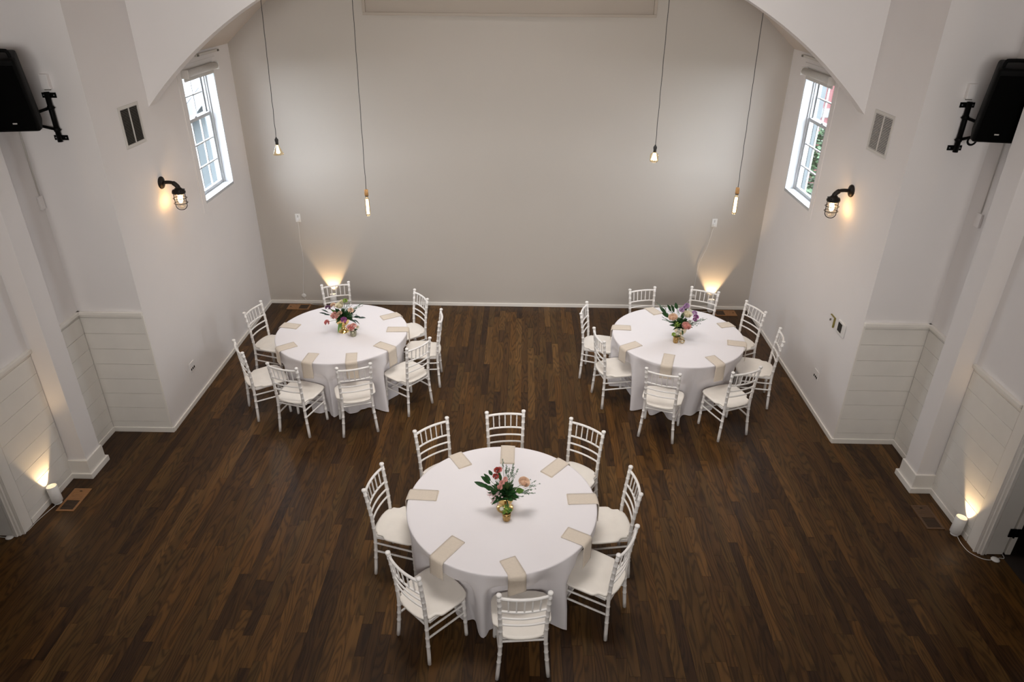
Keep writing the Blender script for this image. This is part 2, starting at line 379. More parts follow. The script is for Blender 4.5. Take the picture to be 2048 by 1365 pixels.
bm = B()
for (a, b, c, e) in ((-2.4, 2.4, 3.38, 3.44), (-2.4, 2.4, 4.96, 5.02), (-2.4, -2.34, 3.44, 4.96), (2.34, 2.4, 3.44, 4.96), (-0.8, -0.76, 3.44, 4.96), (0.76, 0.8, 3.44, 4.96)): box(bm, XC + a, XC + b, YF, YF + 0.04, c, e)
struct('window_3', bm, M['sash'])  # unseen frame added around the front fill light, no opening behind it
struct('ceiling_hall', bx(X(-1, HB + 0.2), X(1, HB + 0.2), YF - 0.15, YARCH + 0.02, HALLTOP, HALLTOP + 0.1), M['ceil'])
# arch wall: spandrels over a segmental arch
bm = B(); RA, CZ = 4.95, -0.034; NA = 72; f0 = []; f1 = []; t0 = []; t1 = []
for i in range(NA + 1):
    u = -HA + 2 * HA * i / NA; z = CZ + math.sqrt(RA * RA - u * u)
    f0.append(bm.verts.new((XC + u, YARCH, z))); f1.append(bm.verts.new((XC + u, YARCH + 0.16, z)))
    t0.append(bm.verts.new((XC + u, YARCH, HALLTOP))); t1.append(bm.verts.new((XC + u, YARCH + 0.16, HALLTOP)))
for i in range(NA):
    bm.faces.new((f0[i], f0[i + 1], t0[i + 1], t0[i])); bm.faces.new((f1[i + 1], f1[i], t1[i], t1[i + 1])); bm.faces.new((f0[i + 1], f0[i], f1[i], f1[i + 1])); bm.faces.new((t0[i], t0[i + 1], t1[i + 1], t1[i]))
struct('wall_arch', bm, M['wall'])
# sloped ceiling of the alcove
bm = B(); SL = 0.866
pr = [(-HA, ROOFZ), (0, ROOFZ + SL * HA), (HA, ROOFZ), (HA, ROOFZ + 0.12), (0, ROOFZ + SL * HA + 0.14), (-HA, ROOFZ + 0.12)]
a = [bm.verts.new((XC + u, YARCH + 0.161, z)) for u, z in pr]; b_ = [bm.verts.new((XC + u, YB, z)) for u, z in pr]
for i in range(6): bm.faces.new((a[i], a[(i + 1) % 6], b_[(i + 1) % 6], b_[i]))
bm.faces.new((a[0], a[1], a[4], a[5])); bm.faces.new((a[1], a[2], a[3], a[4])); bm.faces.new((b_[0], b_[5], b_[4], b_[1])); bm.faces.new((b_[1], b_[4], b_[3], b_[2]))
struct('ceiling_alcove', bm, M['ceil'])

# ------------------------------------------------------------------ windows
def frame_bm(bm, s, u, d, y0, y1, z0, z1, w):
    box(bm, X(s, u), X(s, u + d), y0, y1, z0, z0 + w, bev=0.002); box(bm, X(s, u), X(s, u + d), y0, y1, z1 - w, z1, bev=0.002)
    box(bm, X(s, u), X(s, u + d), y0, y0 + w, z0 + w, z1 - w, bev=0.002); box(bm, X(s, u), X(s, u + d), y1 - w, y1, z0 + w, z1 - w, bev=0.002)
def make_window(num, s):
    bm = B()
    for (y0, y1, z0, z1) in ((WY0, WY0 + 0.014, WZ0, WZ1), (WY1 - 0.014, WY1, WZ0, WZ1), (WY0, WY1, WZ0, WZ0 + 0.014), (WY0, WY1, WZ1 - 0.014, WZ1)):
        box(bm, X(s, HA - 0.004), X(s, HA + 0.185), y0, y1, z0, z1, bev=0.0015)
    for (y0, y1) in ((WY0 + 0.014, WY0 + 0.034), (WY1 - 0.034, WY1 - 0.014)):
        box(bm, X(s, HA + 0.100), X(s, HA + 0.19), y0, y1, WZ0, WZ1, bev=0.002)
        box(bm, X(s, HA + 0.120), X(s, HA + 0.145), y0 + (0.016 if y0 < 8.7 else -0.016), y1 + (0.016 if y0 < 8.7 else -0.016), WZ0 + 0.94, WZ1, bev=0.002)
    w = struct('window_%d' % num, bm, M['sash'])
    bm = B(); c = 0.10
    for (y0, y1, z0, z1) in ((WY0 - c, WY0, WZ0 - c, WZ1 + c), (WY1, WY1 + c, WZ0 - c, WZ1 + c), (WY0, WY1, WZ0 - c, WZ0), (WY0, WY1, WZ1, WZ1 + c)):
        box(bm, X(s, HA - 0.008), X(s, HA), y0, y1, z0, z1, bev=0.002)
    obj('casing', bm, M['wall'], w)
    obj('sill', bx(X(s, HA - 0.003), X(s, HA + 0.17), WY0 + 0.014, WY1 - 0.014, WZ0 + 0.014, WZ0 + 0.032, bev=0.002), M['sash'], w)
    MR = 2.945
    for nm, u, z0, z1, rows in (('lower_sash', HA + 0.118, WZ0 + 0.032, MR + 0.02, 3), ('upper_sash', HA + 0.156, MR - 0.02, WZ1 - 0.014, 2)):
        y0, y1, wd = WY0 + 0.034, WY1 - 0.034, 0.040
        bm = B(); frame_bm(bm, s, u, 0.034, y0, y1, z0, z1, wd)
        gy0, gy1, gz0, gz1 = y0 + wd, y1 - wd, z0 + wd, z1 - wd
        sash = obj(nm, bm, M['sash'], w)
        for k in (1, 2):
            ym = gy0 + (gy1 - gy0) * k / 3
            obj('muntin', bx(X(s, u + 0.006), X(s, u + 0.028), ym - 0.008, ym + 0.008, gz0, gz1, bev=0.002), M['sash'], sash)
        for k in range(1, rows):
            zm = gz0 + (gz1 - gz0) * k / rows
            obj('muntin', bx(X(s, u + 0.0065), X(s, u + 0.0275), gy0, gy1, zm - 0.008, zm + 0.008, bev=0.002), M['sash'], sash)
        for i in range(3):
            for j in range(rows):
                pa = gy0 + (gy1 - gy0) * i / 3; pb = gy0 + (gy1 - gy0) * (i + 1) / 3; za = gz0 + (gz1 - gz0) * j / rows; zb = gz0 + (gz1 - gz0) * (j + 1) / rows
                bm = B(); q = [bm.verts.new((X(s, u + 0.017), yy, zz)) for yy, zz in ((pa, za), (pb, za), (pb, zb), (pa, zb))]; bm.faces.new(q)
                obj('pane', bm, M['pane'], sash)
    obj('sash_lock', bx(X(s, HA + 0.119), X(s, HA + 0.148), 8.70, 8.76, MR + 0.020, MR + 0.034, bev=0.004), M['sash'], w)
    # rolled-up shade
    t = empty('roller_shade', (X(s, HA), 8.735, 3.46))
    tag(t, 'rolled-up pale roller shade above the %s sash window' % side[s], 'window shade', 'roller shades')
    bm = B(); tube(bm, [(-s * 0.045, -0.43, 0.05), (-s * 0.045, 0.43, 0.05)], 0.040, 20); obj('fabric_roll', bm, M['shade'], t, True)
    obj('hem_bar', bx(-s * 0.012, -s * 0.03, -0.42, 0.40, -0.035, 0.02, bev=0.004), M['shade'], t)
    bm = B(); box(bm, -s * 0.002, -s * 0.088, -0.447, -0.434, 0.005, 0.098, bev=0.003); box(bm, -s * 0.002, -s * 0.088, 0.434, 0.447, 0.005, 0.098, bev=0.003); box(bm, -s * 0.001, -s * 0.012, -0.44, 0.44, 0.088, 0.1, bev=0.002)
    obj('bracket', bm, M['white'], t)
    # slim strip just under the ceiling
    t = empty('metal_strip', (X(s, HA), 9.06, 3.66))
    tag(t, 'slim pale metal strip under the sloped ceiling above the %s window' % side[s], 'fixture', 'strips above the windows')
    obj('channel', bx(-s * 0.001, -s * 0.03, -0.33, 0.33, -0.012, 0.018, bev=0.004), M['ventwhite'], t)
    for yy in (-0.30, 0.30): obj('clip', bx(-s * 0.028, -s * 0.04, yy - 0.02, yy + 0.02, -0.01, 0.014, bev=0.003), M['ventgrey'], t)
make_window(1, -1); make_window(2, 1)
# ------------------------------------------------------------------ outside
M['grass'] = mat('grass', (0.026, 0.036, 0.018), 0.9, noise=0.4, nscale=3); M['siding'] = mat('blue_grey_siding', (0.066, 0.077, 0.080), 0.7, noise=0.05)
M['red'+'wall'] = mat('red_siding', (0.11, 0.030, 0.030), 0.7, noise=0.08); M['extwhite'] = mat('white_trim_paint', (0.115, 0.115, 0.115), 0.6); M['slate'] = mat('grey_roof', (0.07, 0.072, 0.075), 0.8, noise=0.1)
M['shrub'] = mat('shrub_leaf', (0.030, 0.056, 0.022), 0.7, noise=0.4, nscale=4); M['yard'] = mat('pale_paving', (0.040, 0.039, 0.039), 0.9, noise=0.1, nscale=2)
struct('ground_outside', bx(-40, 40, -20, 70, -1.3, -0.6), M['grass'])
struct('paved_yard', bx(-20, XC - HB - 0.4, 9.5, 40, -0.6, -0.58), M['yard'])
for s in (-1, 1):   # wing of boards just beyond each alcove window
    w = struct('wall_wing_' + side[s], bx(X(s, HA + 0.19), X(s, HA + 0.89), 10.70, 10.85, -0.6, 4.2), M['siding'])
    for k in range(8):
        x0 = HA + 0.192 + k * 0.087
        obj('siding_board', bx(X(s, x0), X(s, x0 + 0.078), 10.675, 10.70, -0.6, 4.2, bev=0.006), M['siding'], w)
def house(name, loc, w, d, h, rise, wallm, label, rz):
    t = empty(name, loc, rz); tag(t, label, 'building')
    bm = B(); v = [bm.verts.new(p) for p in ((-w, 0, 0), (w, 0, 0), (w, 0, h), (0, 0, h + rise), (-w, 0, h), (-w, d, 0), (w, d, 0), (w, d, h), (0, d, h + rise), (-w, d, h))]
    for q in ((0, 1, 2, 3, 4), (9, 8, 7, 6, 5), (1, 6, 7, 2), (5, 0, 4, 9), (4, 3, 8, 9), (3, 2, 7, 8)): bm.faces.new([v[i] for i in q])
    obj('gable_wall', bm, wallm, t)
    for sg in (-1, 1):
        bm = B(); L = math.hypot(w, rise) + 0.35; an = math.atan2(rise, w)
        box(bm, 0, L, -0.3, d + 0.3, 0, 0.12, mtx=Matrix.Translation((0, 0, h + rise + 0.02)) @ (Matrix.Scale(-1, 4, (1, 0, 0)) if sg < 0 else Matrix.Identity(4)) @ Matrix.Rotation(an, 4, 'Y'))
        obj('roof_slope', bm, M['slate'], t)
        bm = B(); box(bm, 0, L, -0.36, -0.3, -0.16, 0.10, mtx=Matrix.Translation((0, 0, h + rise + 0.02)) @ (Matrix.Scale(-1, 4, (1, 0, 0)) if sg < 0 else Matrix.Identity(4)) @ Matrix.Rotation(an, 4, 'Y'))
        obj('rake_board', bm, M['extwhite'], t)
    obj('corner_board', bx(-w - 0.02, -w + 0.16, -0.03, 0.0, 0, h), M['extwhite'], t)
    obj('corner_board', bx(w - 0.16, w + 0.02, -0.03, 0.0, 0, h), M['extwhite'], t)
    return t
house('neighbour_house', (-7.6, 17.5, -0.6), 1.5, 6, 1.0, 1.6, M['siding'], 'pale grey gabled house outside the left alcove window', 0.35)
hb = house('red_barn', (8.9, 19.0, -0.6), 2.3, 6, 1.9, 2.6, M['redwall'], 'red gabled barn with white trim outside the right alcove window', -0.25)
obj('white_band', bx(-2.3, 2.3, -0.035, 0.0, 1.75, 1.98), M['extwhite'], hb)
def shrub(name, loc, r, h, label):
    bm = B(); rnd = random.Random(hash(loc) & 255)
    for i in range(2600):
        a = rnd.uniform(0, 2 * PI); zz = rnd.uniform(0, 1); rr = r * math.sqrt(rnd.uniform(0.3, 1)) * math.sqrt(max(0.05, 1 - (zz * 1.0) ** 2.4))
        c = Vector((rr * math.cos(a), rr * math.sin(a), zz * h)); q = Matrix.Rotation(rnd.uniform(0, 6), 3, 'Z') @ Matrix.Rotation(rnd.uniform(0, 1.4), 3, 'X'); sz = rnd.uniform(0.06, 0.11)
        bm.faces.new([bm.verts.new(c + q @ Vector(p) * sz) for p in ((-1, 0, 0), (0, -0.55, 0.1), (1, 0, 0), (0, 0.55, 0.1))])
    t = empty(name, loc); tag(t, label, 'shrub')
    obj('foliage', bm, M['shrub'], t); bm = B(); tube(bm, [(0, 0, 0), (0, 0, h * 0.6)], 0.05, 6); obj('stem', bm, M['stem'], t)
shrub('garden_shrub', (6.0, 14.2, -0.6), 0.85, 2.45, 'green leafy shrub outside the right window, below the red barn')
shrub('garden_shrub', (5.35, 12.8, -0.6), 0.45, 1.1, 'low green shrub outside the right window, beside the boarded wing')

# ------------------------------------------------------------------ chairs
def post_profile(z):   # local path of a back post: (half distance, y) by height
    K = [(0.0, 0.189, 0.030), (0.10, 0.180, 0.036), (0.25, 0.168, 0.042), (0.36, 0.162, 0.046), (0.45, 0.161, 0.045), (0.60, 0.1635, 0.036), (0.75, 0.169, 0.019), (0.90, 0.1745, 0.0)]
    for (z0, a0, b0), (z1, a1, b1) in zip(K, K[1:]):
        if z <= z1 + 1e-9:
            t = (z - z0) / (z1 - z0); return a0 + (a1 - a0) * t, b0 + (b1 - b0) * t
    return K[-1][1:]
def bamboo(bm, path, r, rings, seg=10):
    """round member with raised rings; path: function of t 0..1; rings: list of t"""
    ts = set([0.0, 1.0]); w = 0.006
    L = sum((Vector(path((i + 1) / 12)) - Vector(path(i / 12))).length for i in range(12))
    for i in range(1, 12): ts.add(i / 12)
    rr = {}
    for t in rings:
        e = w / L
        for k, rad in ((-1.2, 0.97), (-0.6, 1.16), (0.6, 1.16), (1.2, 0.97)):
            tt = min(1, max(0, t + k * e)); ts.add(tt); rr[tt] = r * rad
    ts = sorted(ts); ok = [ts[0]]
    for t in ts[1:]:
        if t - ok[-1] > 1e-4: ok.append(t)
    tube(bm, [path(t) for t in ok], [rr.get(t, r) for t in ok], seg)
def make_chair():
    root = empty('chiavari_chair')
    for s in (-1, 1):   # back posts
        bm = B()
        def pth(t, s=s):
            z = 0.002 + 0.880 * t; h, y = post_profile(z); return (s * h, y, z)
        bamboo(bm, pth, 0.0152, [0.20, 0.29, 0.385, 0.565, 0.645, 0.725, 0.805, 0.885, 0.955])
        h, y = post_profile(0.9)
        lathe(bm, [(0.0, 0.0), (0.0125, 0.0), (0.012, 0.006), (0.0185, 0.010), (0.0205, 0.018), (0.019, 0.026), (0.012, 0.031), (0.0, 0.032)], 12, mtx=Matrix.Translation((s * h, y - 0.001, 0.878)))
        obj('back_leg', bm, M['chair'], root, True)
    for s in (-1, 1):   # front legs
        bm = B()
        bamboo(bm, lambda t, s=s: (s * (0.190 - 0.012 * t), 0.402 - 0.012 * t, 0.002 + 0.428 * t), 0.0148, [0.34, 0.50, 0.68, 0.86])
        obj('front_leg', bm, M['chair'], root, True)
    def rail(name, z, r, bow, rings):
        h, y = post_profile(z); bm = B()
        bamboo(bm, lambda t: ((2 * t - 1) * h, y - bow * (1 - (2 * t - 1) ** 2), z), r, rings, 8); obj(name, bm, M['chair'], root, True)
    rail('top_rail', 0.862, 0.0115, 0.026, []); rail('back_rail', 0.722, 0.0090, 0.024, []); rail('back_rail', 0.646, 0.0085, 0.022, []); rail('back_rail', 0.572, 0.0085, 0.020, [])
    for k in range(5):
        f = (k - 2) / 3.0; bm = B(); ha, ya = post_profile(0.726); hb, yb = post_profile(0.858)
        bamboo(bm, lambda t: (f * (ha + (hb - ha) * t) * 0.97, (ya + (yb - ya) * t) - (0.0245) * (1 - f * f), 0.726 + 0.132 * t), 0.0062, [0.33, 0.70], 7)
        obj('spindle', bm, M['chair'], root, True)
    # stretchers
    h, y = post_profile(0.385); bm = B(); bamboo(bm, lambda t: ((2 * t - 1) * h, y, 0.385), 0.0095, [], 8); obj('stretcher', bm, M['chair'], root, True)
    for s in (-1, 1):
        for z in (0.335, 0.250):
            h, y = post_profile(z); bm = B(); f = (z - 0.002) / 0.428
            bamboo(bm, lambda t: (s * (h + (0.190 - 0.012 * f - h) * t), y + (0.402 - 0.012 * f - y) * t, z), 0.0088, [0.5], 8); obj('stretcher', bm, M['chair'], root, True)
    for z in (0.300, 0.215):
        bm = B(); bamboo(bm, lambda t: ((2 * t - 1) * 0.180, 0.394, z), 0.0088, [0.5], 8); obj('stretcher', bm, M['chair'], root, True)
    # seat: notched behind, rounded in front
    half = [(0.0, 0.010), (0.06, 0.013), (0.11, 0.024), (0.143, 0.040), (0.146, 0.062), (0.166, 0.068), (0.173, 0.078), (0.173, 0.108), (0.178, 0.127), (0.194, 0.141), (0.208, 0.153), (0.214, 0.175), (0.217, 0.24), (0.219, 0.31), (0.217, 0.36), (0.206, 0.397), (0.182, 0.420), (0.13, 0.436), (0.06, 0.444), (0.0, 0.446)]
    out = [(x, y) for x, y in half] + [(-x, y) for x, y in half[-2:0:-1]]
    bm = B(); c = Vector((0, 0.23, 0)); layers = []
    for (inset, z) in ((0.010, 0.426), (0.0, 0.430), (0.0, 0.441), (0.006, 0.446), (0.022, 0.4475)):
        layers.append([bm.verts.new((x + (c.x - x) * inset / 0.2, y + (c.y - y) * inset / 0.2, z)) for x, y in out])
    n = len(out)
    for a, b in zip(layers, layers[1:]):
        for k in range(n): bm.faces.new((a[k], a[(k + 1) % n], b[(k + 1) % n], b[k]))
    bm.faces.new(layers[0][::-1])
    cur = layers[-1]
    for f, z in ((0.6, 0.4455), (0.3, 0.4445)):
        nx = [bm.verts.new((c.x + (v.co.x - c.x) * f, c.y + (v.co.y - c.y) * f, z)) for v in layers[-1]]
        for k in range(n): bm.faces.new((cur[k], cur[(k + 1) % n], nx[(k + 1) % n], nx[k]))
        cur = nx
    cv = bm.verts.new((c.x, c.y, 0.4442))
    for k in range(n): bm.faces.new((cur[k], cur[(k + 1) % n], cv))
    obj('seat', bm, M['seat'], root, True)
    bm = B()
    for (x0, x1, y0, y1) in ((-0.165, 0.165, 0.05, 0.066), (-0.165, 0.165, 0.375, 0.392), (-0.178, -0.162, 0.066, 0.385), (0.162, 0.178, 0.066, 0.385)): box(bm, x0, x1, y0, y1, 0.398, 0.426, bev=0.003)
    obj('seat_frame', bm, M['chair'], root)
    return root
NEAR, FARL, FARR = (-0.134, 4.417), (-2.124, 7.393), (1.860, 7.434)
NT, LT, RT = 'the near table', 'the far left table', 'the far right table'
chairs = [   # table, back-plane mid x, y, heading in degrees, label
    ('n', -0.812, 5.320, -50.4, 'white chiavari chair behind the near table on the side of the far left table'),
    ('n', -0.138, 5.546, -84.0, 'white chiavari chair on the far side of the near table, facing the camera'),
    ('n', 0.620, 5.350, -126.1, 'white chiavari chair behind the near table on the side of the far right table'),
    ('n', 0.958, 4.576, -174.1, 'white chiavari chair square to the right side of the near table, seen edge-on'),
    ('n', 0.810, 3.889, 150.0, 'white chiavari chair at the front right of the near table, napkin over its seat'),
    ('n', 0.052, 3.368, 94.8, 'white chiavari chair closest to the camera, back turned, cut by the lower picture edge'),
    ('n', -0.804, 3.602, 46.9, 'white chiavari chair at the front left of the near table with its whole seat showing'),
    ('n', -1.199, 4.562, -13.4, 'white chiavari chair on the left side of the near table, seat under the cloth'),
    ('l', -2.458, 8.497, -69.6, 'white chiavari chair behind the far left table in front of the lit wall lamp'),
    ('l', -1.288, 8.200, -144.8, 'white chiavari chair at the back right of the far left table, turned to the centre'),
    ('l', -0.973, 7.591, -177.0, 'white chiavari chair seen exactly edge-on at the right side of the far left table'),
    ('l', -1.140, 6.880, 141.0, 'white chiavari chair at the front right of the far left table, seat pulled clear'),
    ('l', -1.752, 6.361, 108.5, 'white chiavari chair, back to the camera, squarely in front of the far left table'),
    ('l', -2.502, 6.339, 73.5, 'white chiavari chair, back to the camera, front left of the far left table'),
    ('l', -3.110, 6.745, 34.9, 'white chiavari chair turned from the camera at the left side of the far left table'),
    ('l', -3.294, 7.751, -14.6, 'white chiavari chair at the back left of the far left table, against the alcove wall'),
    ('r', 1.580, 8.482, -75.1, 'white chiavari chair behind the far right table, left of its flowers'),
    ('r', 2.396, 8.473, -116.8, 'white chiavari chair behind the far right table in front of the lit wall lamp'),
    ('r', 2.915, 7.975, -156.0, 'white chiavari chair at the back right of the far right table, against the alcove wall'),
    ('r', 2.993, 7.214, 168.0, 'white chiavari chair seen edge-on at the right side of the far right table'),
    ('r', 2.373, 6.408, 112.0, 'white chiavari chair at the front right of the far right table, whole seat showing'),
    ('r', 1.488, 6.350, 70.2, 'white chiavari chair, back to the camera, in front of the far right table'),
    ('r', 0.892, 7.153, 14.0, 'white chiavari chair at the front left of the far right table against the cloth'),
    ('r', 0.772, 7.866, -15.9, 'white chiavari chair at the back left of the far right table beside the open floor')]
proto = make_chair(); poses = []
for i, (tb, x, y, hd, lab) in enumerate(chairs):
    c = proto if i == 0 else copy_tree(proto)
    rz = math.radians(hd - 90); c.location = (x, y, 0); c.rotation_euler = (0, 0, rz)
    tag(c, lab, 'chair', {'n': 'chairs around the near table', 'l': 'chairs around the far left table', 'r': 'chairs around the far right table'}[tb]); poses.append((tb, Matrix.Translation((x, y, 0)) @ Matrix.Rotation(rz, 4, 'Z')))

# ------------------------------------------------------------------ tables, cloths, napkins
RT_ = 0.762; CT = 0.766
def fold_fn(folds):
    def F(th):
        v = 0.50 + 0.02 * math.sin(3 * th + folds[0][0])
        for a, r, w in folds:
            d = (th - math.radians(a) + PI) % (2 * PI) - PI
            v = max(v, 0) + 0; v_b = (r - 0.54) * math.exp(-(d / math.radians(w * 0.85)) ** 2); v += v_b * 0.95
        return min(v, 0.90)
    return F
def tablecloth(cx, cy, tb, folds, label, group):
    NT_, F = 216, fold_fn(folds); mats = [m for t, m in poses if t == tb]; inv = [m.inverted() for m in mats]
    rows = [(0.0, None), (0.15, None), (0.30, None), (0.45, None), (0.60, None), (0.70, None), (0.75, None)]
    drop = [0, 0.3, 0.7, 1.0] ; rings = []; bm = B()
    for r, _ in rows[1:]: rings.append([(r, CT + 0.0)] * NT_)
    rings.append([(0.762, CT - 0.001)] * NT_); rings.append([(0.768, CT - 0.005)] * NT_); rings.append([(0.770, CT - 0.012)] * NT_)
    ND = 26; grid = []
    for j in range(1, ND + 1):
        t = j / ND; ring = []
        for k in range(NT_):
            th = 2 * PI * k / NT_; rh = F(th)
            wob = (0.020 * math.sin(17 * th + 1.2 * t + folds[1][0]) + 0.008 * math.sin(37 * th + folds[2][0]) + 0.012 * math.sin(11 * th + folds[3][0])) * t ** 0.55 * (1.0 - 0.35 * t)
            r = 0.770 + (rh - 0.770) * (t ** 0.85) + wob
            if rh > 0.77: r = 0.770 + (rh - 0.770) * (t ** 1.5) + wob
            z = (CT - 0.012) * (1 - t) + 0.006 * t + 0.03 * max(0.0, (0.62 - rh)) * t + (0.0 if t < 1 else 0.004 * math.sin(5 * th))
            ring.append([r, max(z, 0.005)])
        grid.append(ring)
    P = [[Vector((cx + r * math.cos(2 * PI * k / NT_), cy + r * math.sin(2 * PI * k / NT_), z)) for k, (r, z) in enumerate(ring)] for ring in grid]
    def push():
        for ring in P:
            for v in ring:
                if v.z > 0.56: continue
                for m, im in zip(mats, inv):
                    q = im @ v
                    if abs(q.x) < 0.245 and q.y < 0.470 and q.y > -0.1:
                        fade = 1.0 if v.z < 0.48 else max(0, (0.56 - v.z) / 0.08)
                        side_f = 1.0 if abs(q.x) < 0.215 else (0.245 - abs(q.x)) / 0.03
                        q.y = q.y + (0.470 - q.y) * fade * (side_f if abs(q.x) >= 0.215 else 1); w = m @ q; v.x, v.y = w.x, w.y
    for _ in range(3):
        push()
        Q = [[v.copy() for v in ring] for ring in P]
        for j in range(1, ND):
            for k in range(NT_):
                jn = min(j + 1, ND - 1); P[j][k] = (Q[j][k] * 2 + Q[j - 1][k] + Q[jn][k] + Q[j][(k + 1) % NT_] * 1 + Q[j][k - 1]) / 6
                P[j][k].z = Q[j][k].z
    push()
    top = bm.verts.new((cx, cy, CT)); prev = None
    allr = [[Vector((cx + r * math.cos(2 * PI * k / NT_), cy + r * math.sin(2 * PI * k / NT_), z)) for k, (r, z) in enumerate(ring)] for ring in rings] + P
    for ring in allr:
        cur = [bm.verts.new(v) for v in ring]
        for k in range(NT_):
            if prev is None: bm.faces.new((top, cur[k], cur[(k + 1) % NT_]))
            else: bm.faces.new((prev[k], cur[k], cur[(k + 1) % NT_], prev[(k + 1) % NT_]))
        prev = cur
    bmesh.ops.translate(bm, vec=(-cx, -cy, 0), verts=bm.verts)
    o = obj('tablecloth', bm, M['cloth'], None, True, loc=(cx, cy, 0))
    tag(o, label, 'tablecloth', group)
    t = empty('round_table', (cx, cy, 0)); tag(t, 'round folding table under the white cloth at ' + {'n': NT, 'l': LT, 'r': RT}[tb].replace('the ', 'the ', 1), 'table', 'round tables')
    bm = B(); lathe(bm, [(0.0, 0.735), (0.745, 0.735), (0.755, 0.740), (0.755, 0.757), (0.748, 0.761), (0.0, 0.761)], 48); obj('tabletop', bm, M['table'], t)
    for a in (0, 90, 180, 270):
        ca, sa = math.cos(math.radians(a)), math.sin(math.radians(a)); bm = B()
        tube(bm, spline([(0.14 * ca, 0.14 * sa, 0.735), (0.16 * ca, 0.16 * sa, 0.4), (0.26 * ca, 0.26 * sa, 0.013)], 4), 0.012, 8); obj('leg', bm, M['steel'], t)
tablecloth(*NEAR, 'n', [(-101, 0.74, 9), (-46, 0.90, 10), (-124, 0.72, 10), (-15, 0.80, 14), (14, 0.74, 12), (45, 0.82, 14), (75, 0.74, 12), (108, 0.82, 13), (140, 0.76, 12), (172, 0.83, 14), (-156, 0.80, 13), (-72, 0.66, 9)],
           'white floor-length tablecloth over the near table, closest to the camera', 'white tablecloths')
tablecloth(*FARL, 'l', [(-112, 0.78, 9), (-92, 0.74, 7), (-73, 0.74, 9), (-42, 0.93, 9), (-58, 0.66, 8), (-20, 0.80, 12), (8, 0.76, 12), (40, 0.82, 14), (75, 0.76, 12), (110, 0.80, 13), (145, 0.78, 12), (178, 0.82, 14), (-146, 0.82, 12)],
           'white floor-length tablecloth over the far left table with the gold pedestal vase', 'white tablecloths')
tablecloth(*FARR, 'r', [(-139, 0.84, 9), (-120, 0.74, 8), (-98, 0.84, 9), (-75, 0.62, 9), (-48, 0.66, 10), (-20, 0.78, 12), (10, 0.76, 12), (42, 0.82, 14), (75, 0.76, 12), (110, 0.80, 13), (145, 0.78, 12), (176, 0.80, 14), (-158, 0.80, 9)],
           'white floor-length tablecloth over the far right table with the low pale gold vase', 'white tablecloths')

def napkin(tc_, px, py, ang, on, hang, label, group, wid=0.126):
    cx, cy = tc_; d = Vector((math.cos(math.radians(ang)), math.sin(math.radians(ang)), 0)); nrm = Vector((-d.y, d.x, 0))
    R = 0.775; NU, NV = 6, 30; L = on + hang; G = []
    for i in range(NU + 1):
        off = (i / NU - 0.5) * wid; p0 = Vector((px, py, 0)) + nrm * off
        rel = Vector((p0.x - cx, p0.y - cy, 0)); bb = rel.dot(d); cc = rel.dot(rel) - R * R; se = -bb + math.sqrt(max(0, bb * bb - cc))
        line = []
        for j in range(NV + 1):
            s_ = L * j / NV; bow = 0.004 * math.sin(i / NU * PI)
            if s_ <= se - 0.01: pt = p0 + d * s_; z = CT + 0.004 + bow * 0.3
            else:
                e = s_ - (se - 0.01); q = p0 + d * (se - 0.01); rad = Vector((q.x - cx, q.y - cy, 0)).normalized(); a = min(e / 0.022, PI / 2)
                pt = q + rad * 0.022 * math.sin(a); z = CT + 0.004 - 0.022 * (1 - math.cos(a))
                if e > 0.022 * PI / 2: z -= e - 0.022 * PI / 2
            line.append(Vector((pt.x, pt.y, z)))
        G.append(line)
    bm = B(); T = 0.0045; top = []; bot = []
    for i in range(NU + 1):
        tr, br = [], []
        for j in range(NV + 1):
            u = G[min(i + 1, NU)][j] - G[max(i - 1, 0)][j]; v = G[i][min(j + 1, NV)] - G[i][max(j - 1, 0)]; n_ = v.cross(u)
            if n_.z < 0 or (abs(n_.z) < 1e-4 and n_.dot(Vector((G[i][j].x - cx, G[i][j].y - cy, 0))) < 0): n_ = -n_
            n_.normalize(); tr.append(bm.verts.new(G[i][j] + n_ * (T - 0.001))); br.append(bm.verts.new(G[i][j] - n_ * 0.001))
        top.append(tr); bot.append(br)
    for i in range(NU):
        for j in range(NV):
            bm.faces.new((top[i][j], top[i + 1][j], top[i + 1][j + 1], top[i][j + 1])); bm.faces.new((bot[i][j], bot[i][j + 1], bot[i + 1][j + 1], bot[i + 1][j]))
    for j in range(NV):
        bm.faces.new((top[0][j], top[0][j + 1], bot[0][j + 1], bot[0][j])); bm.faces.new((top[NU][j + 1], top[NU][j], bot[NU][j], bot[NU][j + 1]))
    for i in range(NU):
        bm.faces.new((top[i + 1][0], top[i][0], bot[i][0], bot[i + 1][0])); bm.faces.new((top[i][NV], top[i + 1][NV], bot[i + 1][NV], bot[i][NV]))
    bmesh.ops.translate(bm, vec=(-px, -py, 0), verts=bm.verts)
    o = obj('napkin', bm, M['napkin'], None, True, loc=(px, py, 0)); tag(o, label, 'napkin', group)
    # loose lower ply showing at the inner end
    bm = B(); q = [Vector((0.012, -wid / 2 - 0.003, CT + 0.001)), Vector((-0.006, -wid / 2 + 0.003, CT + 0.001)), Vector((-0.004, wid / 2 - 0.001, CT + 0.001)), Vector((0.012, wid / 2 + 0.003, CT + 0.001))]
    rot = Matrix.Rotation(math.radians(ang), 3, 'Z'); lo = [bm.verts.new(rot @ Vector((v.x, v.y, 0)) + Vector((0, 0, v.z))) for v in q]; hi = [bm.verts.new(rot @ Vector((v.x, v.y, 0)) + Vector((0, 0, v.z + 0.002))) for v in q]
    bm.faces.new(hi); bm.faces.new(lo[::-1])
    for k in range(4): bm.faces.new((lo[k], lo[(k + 1) % 4], hi[(k + 1) % 4], hi[k]))
    obj('fold', bm, M['napkin'], o)
